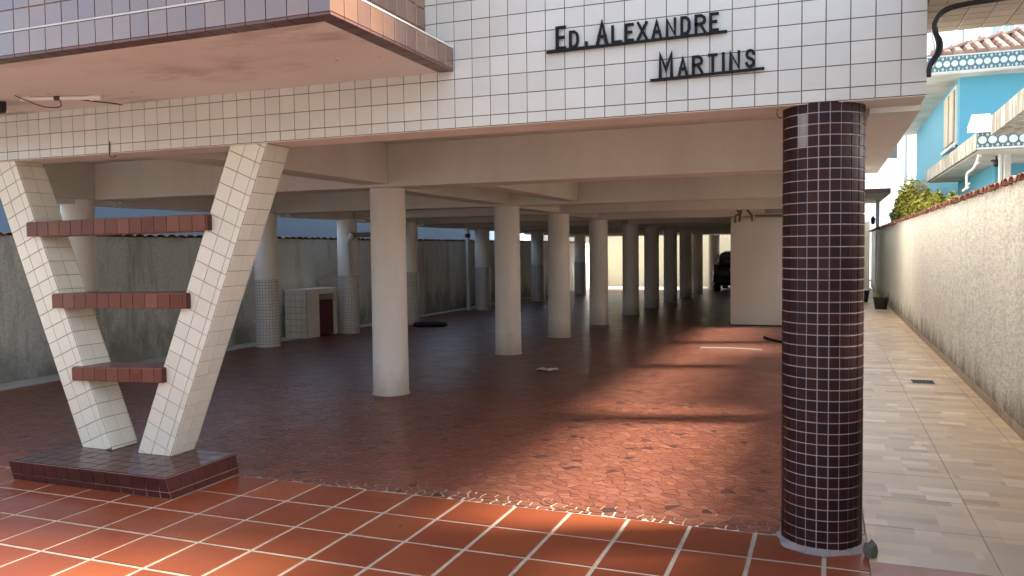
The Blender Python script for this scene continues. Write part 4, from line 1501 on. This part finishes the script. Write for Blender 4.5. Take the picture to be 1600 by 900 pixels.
# small porch roof at the far end of the walkway
pr = empty("porch_roof", (1.1, 28, 0), "small dark edged porch roof over the far end of the walkway", "roof")
MB().box(0.3, 1.70, 26.0, 26.06, 3.12, 3.25).box(1.64, 1.70, 26.062, 32.0, 3.10, 3.24).build("fascia", M_DARKBROWN, pr)
MB().box(0.3, 1.638, 26.062, 32.0, 3.10, 3.14).build("lining", M_BEIGE, pr)
mb = MB()
for k in range(7):
    x = 0.5 + k * 0.19
    mb.tube([(x, 26.03, 3.25), (x, 26.03, 3.37)], 0.008, 5)
mb.tube([(0.4, 26.03, 3.36), (1.66, 26.03, 3.36)], 0.008, 5)
mb.build("railing", M_PALEGREY, pr)
MB().box(1.50, 1.62, 29.9, 30.02, 0, 3.098).build("post", M_WHITE_PLASTIC, pr)
wl = empty("wall_lamp", (1.44, 29.95, 2.35), "small dark lantern on the white porch post", "lamp")
MB().lathe(1.42, 29.95, [(0.03, 2.3), (0.06, 2.33), (0.075, 2.5), (0.03, 2.56), (0.01, 2.6)], 10).build("lantern", M_BLACK_PLASTIC, wl)
MB().tube([(1.42, 29.95, 2.6), (1.46, 29.95, 2.64), (1.50, 29.95, 2.6)], 0.012, 6).build("bracket", M_BLACK_PLASTIC, wl)

# ------------------------------------------------------------------ cables, pipes and fittings
def smooth_path(pts, n=6):
    pts = [V(p) for p in pts]
    out = []
    for i in range(len(pts) - 1):
        p0 = pts[max(i - 1, 0)]; p1 = pts[i]; p2 = pts[i + 1]; p3 = pts[min(i + 2, len(pts) - 1)]
        for k in range(n):
            t = k / n
            out.append(0.5 * ((2 * p1) + (p2 - p0) * t + (2 * p0 - 5 * p1 + 4 * p2 - p3) * t * t + (3 * p1 - p0 - 3 * p2 + p3) * t ** 3))
    out.append(pts[-1])
    return out


cb = empty("cable_bundle", (0.48, 4.43, 2.4), "thick black cable bundle curving down the right corner of the white tiled facade", "cable")
main = [(1.9, 4.36, 2.748), (1.2, 4.37, 2.742), (0.80, 4.39, 2.730), (0.60, 4.40, 2.722), (0.51, 4.41, 2.702), (0.474, 4.415, 2.655), (0.476, 4.415, 2.61), (0.489, 4.415, 2.56), (0.487, 4.415, 2.51), (0.465, 4.415, 2.475), (0.452, 4.42, 2.44), (0.450, 4.43, 2.40)]
MB().tube(smooth_path(main), 0.0125, 10).build("cable", M_CABLE, cb, smooth=True)
for dx, dy, r_ in ((0.012, -0.012, 0.007), (-0.008, -0.014, 0.006)):
    MB().tube(smooth_path([(p[0] + dx * (0.3 + 0.7 * math.sin(i)), p[1] + dy, p[2] + 0.006 * math.cos(i * 1.7)) for i, p in enumerate(main[:-1])]), r_, 8).build("cable", M_CABLE, cb, smooth=True)
MB().tube(smooth_path([(0.459, 4.41, 2.62), (0.462, 4.40, 2.575), (0.472, 4.405, 2.535), (0.466, 4.41, 2.50)]), 0.003, 6).build("cable", M_WHITE_PLASTIC, cb, smooth=True)

hk = MB().tube(smooth_path([(-4.80, 4.418, 2.40), (-4.80, 4.414, 2.33), (-4.795, 4.41, 2.295), (-4.77, 4.41, 2.283), (-4.735, 4.412, 2.292)]), 0.0035, 6)
tag(hk.build("wire_hook", M_DARKBROWN, smooth=True), "thin dark wire hook hanging at the facade edge above the V pillar", "hook")
hk = MB().tube(smooth_path([(-0.245, 4.45, 2.30), (-0.247, 4.44, 2.27), (-0.236, 4.44, 2.255), (-0.225, 4.45, 2.26)]), 0.003, 6)
tag(hk.build("wire_hook", M_DARKBROWN, smooth=True), "small dark hook under the facade edge beside the mosaic column", "hook")

cam_o = empty("security_camera", (-5.32, 3.98, 2.65), "small black lens of a camera fixed under the balcony at the left edge", "camera")
MB().lathe(-5.33, 3.985, [(0.012, 2.57), (0.038, 2.575), (0.045, 2.60), (0.045, 2.65)], 18).build("housing", M_BLACK_PLASTIC, cam_o, smooth=True)
MB().lathe(-5.33, 3.985, [(0.05, 2.6505), (0.05, 2.6527)], 18).build("base_plate", M_WHITE_PLASTIC, cam_o, smooth=True)
MB().lathe(-5.33, 3.985, [(0.010, 2.566), (0.020, 2.5695)], 14).build("lens", M_GLASS, cam_o, smooth=True)

tl = empty("ceiling_lamp", (-4.8, 4.0, 2.64), "slim unlit tube lamp fixed under the balcony beside a loop of wire", "lamp")
d = (V((-4.55, 4.10, 2.635)) - V((-5.02, 3.93, 2.635)))
a0 = V((-5.02, 3.93, 2.636))
MB().tube([a0, a0 + d], 0.014, 10).build("tube", M_SOFFIT, tl, smooth=True)
MB().tube([a0 + d * .90, a0 + d * 1.06], 0.021, 10).build("end_cap", M_WHITE_PLASTIC, tl, smooth=True)
MB().tube([a0 + d * -.03, a0 + d * .1], 0.018, 10).build("end_cap", M_SOFFIT, tl, smooth=True)
MB().tube([a0 + d * .42, a0 + d * .5], 0.0155, 10).build("clip", M_DARKBROWN, tl, smooth=True)
MB().tube(smooth_path([(-5.04, 3.88, 2.652), (-4.98, 3.92, 2.62), (-4.91, 4.0, 2.585), (-4.83, 4.05, 2.59), (-4.80, 4.02, 2.63)]), 0.0035, 6).build("wire", M_DARKBROWN, tl, smooth=True)
MB().tube(smooth_path([(-4.78, 4.15, 2.65), (-4.72, 4.22, 2.645), (-4.68, 4.35, 2.648), (-4.66, 4.41, 2.645)]), 0.004, 6).build("wire", M_DARKBROWN, tl, smooth=True)

# wires and conduit on the storeroom wall
wi = empty("wiring", (-1.5, 16.3, 2.1), "brown wires and conduit branching on the beam above the white storeroom", "wiring")
YW = 16.318
for pts in ([(-1.72, YW, 2.43), (-1.66, YW, 2.34), (-1.60, YW, 2.26), (-1.585, YW, 2.215)], [(-1.585, YW, 2.215), (-1.66, YW, 2.205), (-1.68, YW, 2.13), (-1.67, YW, 2.06)],
            [(-1.55, YW, 2.39), (-1.565, YW, 2.29), (-1.585, YW, 2.21), (-1.60, YW, 2.08)], [(-1.55, YW, 2.39), (-1.49, YW, 2.37), (-1.43, YW, 2.28), (-1.37, YW, 2.19), (-1.355, YW, 2.08)]):
    MB().tube(smooth_path(pts), 0.022, 6).build("wire", M_TAN, wi, smooth=True)
MB().box(-1.335, -0.2, YW - .015, YW + .012, 2.18, 2.205).build("conduit", M_TAN, wi)
MB().tube([(-1.33, YW, 2.20), (-1.33, YW, 2.07)], 0.022, 8).build("socket", M_PVC, wi)
MB().tube([(-1.64, YW, 2.20), (-1.64, YW, 2.07)], 0.022, 8).build("socket", M_PVC, wi)
pl = MB().box(-1.13, -0.70, YW + 0.004, YW + 0.011, 2.235, 2.315).build("notice_plate", M_SIGNBLUE)
tag(pl, "faded grey blue notice plate above the conduit on the storeroom beam", "plate")

# drain pipes on the left row
dp = empty("drain_pipe", (-8.5, 13.3, 1.9), "pale elbow drain pipe on the third left column beside the tiled cabinet", "pipe")
MB().tube(smooth_path([(-8.56, 13.40, 1.10), (-8.57, 13.39, 1.60), (-8.57, 13.38, 1.74), (-8.52, 13.36, 1.84), (-8.46, 13.34, 1.89)]), 0.05, 10).build("pipe", M_PVC, dp, smooth=True)
MB().tube([(-8.50, 13.35, 1.84), (-8.40, 13.32, 1.93)], 0.062, 10).build("socket", M_PVC, dp, smooth=True)
MB().tube([(-8.46, 13.34, 1.90), (-7.3, 13.34, 1.92)], 0.045, 10).build("branch_pipe", M_TAN, dp, smooth=True)
dp = empty("drain_pipe", (-8.75, 19.5, 0), "thin pale vertical downpipe in front of the far left columns", "pipe")
MB().tube([(-8.80, 19.45, 0.01), (-8.80, 19.45, 2.12)], 0.055, 10).build("pipe", M_PVC, dp, smooth=True)
MB().tube([(-8.80, 19.45, 1.92), (-8.80, 19.45, 2.02)], 0.07, 10).build("clamp", M_BLACK_PLASTIC, dp, smooth=True)

# tiled meter cabinet by the left wall
cabn = empty("utility_cabinet", (-9.1, 12.9, 0), "cream tiled utility cabinet with a dark open side against the stained wall", "cabinet")
cb_ = MB()
x0, x1, y0, y1, zt = -9.38, -8.90, 12.47, 13.45, 0.90
MB().box(x0 + .001, x1 - .001, y0, y0 + 0.0095, 0.0, zt - .001).build("front_face", M_GROUT_DARK, cabn)
cb_.box(x0, x1, y0 + 0.01, y0 + 0.10, 0.0, zt).box(x0, x0 + 0.08, y0 + .102, y1, 0, zt).box(x0, x1, y1 - 0.08, y1 + .02, 0, zt - .002).box(x0 + .082, x1, y0 + .102, y1 - .082, zt - .10, zt - .001).box(x1 - .06, x1 - .002, y0 + .102, y0 + .40, 0, zt - .102)
body = cb_.build("body", M_STORE, cabn)
tile_poly(body, [(x0, y0, 0.0), (x1, y0, 0.0), (x1, y0, zt), (x0, y0, zt)], (x0, y0, 0), (1, 0, 0), (0, 0, 1), 0.12, 0.115, 0.006, 0.006, M_CREAM_TILE, jit=0.004)
MB().box(x1 - .05, x1 - .03, y0 + .42, y1 - .09, 0.02, zt - .22).build("door", M_MAROON, cabn)
MB().box(x0 + .09, x0 + .12, y0 + .11, y1 - .09, 0, zt - .11).build("lining", M_VOID, cabn)  # near-black sheet stands for the shade inside the open cabinet

# ------------------------------------------------------------------ loose things on the floor
mat_o = MB().lathe(-7.85, 15.35, [(0.36, 0.002), (0.37, 0.03), (0.33, 0.065), (0.20, 0.085), (0.08, 0.09)], 32).build("drain_cover", M_RUBBER, smooth=True)
tag(mat_o, "low round black cover lying on the garage floor between the white columns", "cover")
mb = MB()
rg = random.Random(3)
base = V((-3.43, 10.05, 0.004))
nx_, ny_ = 10, 4
grid = [[base + V(((i / (nx_ - 1) - .5) * 0.27, (j / (ny_ - 1) - .5) * 0.16 + 0.03 * math.sin(i), 0.002 + 0.03 * abs(math.sin(i * .9 + j)) * rg.random())) for j in range(ny_)] for i in range(nx_)]
for i in range(nx_ - 1):
    for j in range(ny_ - 1):
        mb.face([grid[i][j], grid[i + 1][j], grid[i + 1][j + 1], grid[i][j + 1]])
tag(mb.build("paper_scrap", M_PAPER), "small crumpled pale scrap of paper on the dark red garage floor", "litter")
mb = MB()
M_STRIP = plain("pale_strip", (0.20, 0.165, 0.13), 0.6)  # low flat strip in a pale brown tone
pts = [(-1.86 + 0.92 * t, 13.02 + 0.10 * math.sin(3.1 * t) - 0.07 * t, 0.02) for t in [k / 14 for k in range(15)]]
for a, b in zip(pts[:-1], pts[1:]):
    mb.hexa([(a[0], a[1] - .07, .002), (b[0], b[1] - .07, .002), (a[0], a[1] + .07, .002), (b[0], b[1] + .07, .002),
             (a[0], a[1] - .06, .010), (b[0], b[1] - .06, .010), (a[0], a[1] + .06, .010), (b[0], b[1] + .06, .010)])
tag(mb.build("white_strip", M_STRIP, weld=True), "flat white strip lying on the sunlit red floor before the storeroom", "strip")
tag(MB().tube(smooth_path([(-1.02, 14.7, .02), (-0.8, 14.2, .02), (-0.55, 13.9, .02), (-0.2, 13.7, .02)]), 0.02, 7).build("hose", M_BLACK_PLASTIC, smooth=True), "short dark hose on the red floor behind the mosaic column", "hose")
# broken mortar lump beside the dark column
mb = MB()
ctr = V((0.215, 4.46, 0.0))
vv = [V((math.cos(a) * r_, math.sin(a) * r_, z)) for (r_, z) in ((0.030, 0), (0.034, .03), (0.027, .065), (0.010, .08)) for a in [k * math.pi / 4 for k in range(8)]]
mb.v = [ctr + p * random.uniform(.85, 1.12) for p in vv]
for j in range(3):
    for k in range(8):
        mb.f.append((j * 8 + k, j * 8 + (k + 1) % 8, (j + 1) * 8 + (k + 1) % 8, (j + 1) * 8 + k))
mb.f.append(tuple(24 + k for k in range(8)))
tag(mb.build("mortar_lump", M_STONE, smooth=False, weld=True), "rough grey lump of mortar at the foot of the mosaic column", "rubble")

# walkway drain
dr = empty("floor_drain", (1.04, 10.44, 0), "square black drain grate in the beige walkway tiles", "drain")
MB().box(0.90, 1.18, 10.28, 10.60, 0.0015, 0.004).build("frame", M_STEEL, dr)
mb = MB().box(0.925, 1.155, 10.31, 10.57, 0.0045, 0.0052)
mb.build("grate", M_VOID, dr)
mb = MB()
for k in range(7):
    mb.box(0.93 + k * .033, 0.938 + k * .033, 10.31, 10.57, .0056, .0085)
mb.build("bars", M_BLACK_IRON, dr)


def pot(x, y, r, h, label, plant):
    t = empty("flower_pot", (x, y, 0), label, "flower pot", "black pots along the walkway")
    MB().lathe(x, y, [(r * .72, 0.002), (r * .74, 0.01), (r * .95, h * .9), (r, h * .9), (r, h), (r * .92, h), (r * .9, h * .85)], 24).build("bucket", M_BLACK_PLASTIC, t, smooth=True)
    MB().lathe(x, y, [(r * .9, h * .86), (r * .05, h * .88)], 20, caps=False).build("soil", M_SOIL, t)
    if plant:
        mb = MB()
        rg = random.Random(8)
        for k in range(26):
            a = rg.uniform(0, 6.28); L = rg.uniform(.12, .3)
            dv = V((math.cos(a) * .35, math.sin(a) * .35, 1)).normalized()
            p = V((x, y, h * .87)) + V((math.cos(a), math.sin(a), 0)) * r * .4
            s_ = dv.cross(V((math.sin(a), -math.cos(a), .2))).normalized() * .012
            mb.face([p - s_, p + s_, p + dv * L])
        mb.build("leaves", M_LEAF, t)


pot(1.25, 22.2, 0.185, 0.30, "black flower pot with a small green plant beside the roughcast wall", True)
pot(0.93, 24.9, 0.185, 0.32, "black flower pot farther along the walkway, half hidden by the mosaic column", False)

# ------------------------------------------------------------------ black car parked at the back, seen from behind
car = empty("parked_car", (-2.95, 31.3, 0), "black hatchback parked at the far end of the garage, seen from behind", "car")
CY0, CX = 29.3, -2.95


def loft(sections, name, mat, parent):
    """sections: (y, [(x,z)...]) lofted along y"""
    mb = MB()
    m_ = len(sections[0][1])
    for (y, prof) in sections:
        for (x, z) in prof: mb.v.append(V((CX + x, y, z)))
    for j in range(len(sections) - 1):
        for k in range(m_):
            k2 = (k + 1) % m_
            mb.f.append((j * m_ + k, j * m_ + k2, (j + 1) * m_ + k2, (j + 1) * m_ + k))
    mb.f.append(tuple(range(m_))[::-1])
    e = (len(sections) - 1) * m_
    mb.f.append(tuple(e + k for k in range(m_)))
    return mb.build(name, mat, parent, smooth=True, weld=True)


def sec(hw, zb_, zs, ztop, tw):
    return [(-hw * .92, zb_), (hw * .92, zb_), (hw, zb_ + .15), (hw, zs - .1), (hw * .94, zs), (tw, ztop - .06), (tw * .8, ztop), (-tw * .8, ztop), (-tw, ztop - .06), (-hw * .94, zs), (-hw, zs - .1), (-hw, zb_ + .15)]


loft([(CY0, sec(.80, .35, .86, 1.0, .66)), (CY0 + .10, sec(.85, .25, .92, 1.14, .66)), (CY0 + .45, sec(.86, .22, .94, 1.42, .62)), (CY0 + 1.0, sec(.86, .2, .95, 1.47, .62)), (CY0 + 2.0, sec(.86, .2, .94, 1.46, .61)),
      (CY0 + 2.9, sec(.86, .2, .92, 1.02, .60)), (CY0 + 3.7, sec(.82, .22, .82, .88, .58)), (CY0 + 3.9, sec(.70, .3, .66, .72, .5))], "body", M_CAR, car)
MB().hexa([(CX - .56, CY0 + .075, 1.04), (CX + .56, CY0 + .075, 1.04), (CX - .56, CY0 + .16, 1.04), (CX + .56, CY0 + .16, 1.04), (CX - .5, CY0 + .38, 1.36), (CX + .5, CY0 + .38, 1.36), (CX - .5, CY0 + .5, 1.36), (CX + .5, CY0 + .5, 1.36)]).build("rear_window", M_GLASS, car)
for sx in (-1, 1):
    MB().box(CX + sx * .74 - .07, CX + sx * .74 + .07, CY0 - .01, CY0 + .12, .72, 1.0).build("tail_light", M_LAMP_RED, car, bevel=0.02)
    for yy in (CY0 + .75, CY0 + 3.1):
        wo_ = MB().disc_x((CX + sx * .76, yy, .31), .31, .2, 22).build("wheel", M_TYRE, car, bevel=0.02)
        MB().disc_x((CX + sx * .866, yy, .31), .2, .012, 18).build("rim", M_RIM, wo_)
    MB().box(CX + sx * .93 - .07, CX + sx * .93 + .07, CY0 + 2.2, CY0 + 2.3, .93, 1.05).build("mirror", M_CAR, car, bevel=0.02)
MB().box(CX - .82, CX + .82, CY0 - .06, CY0 + .10, .36, .60).build("bumper", M_BLACK_PLASTIC, car, bevel=0.03)
MB().box(CX - .25, CX + .25, CY0 - .012, CY0 - .002, .74, .87).build("number_plate", M_PLATE, car)
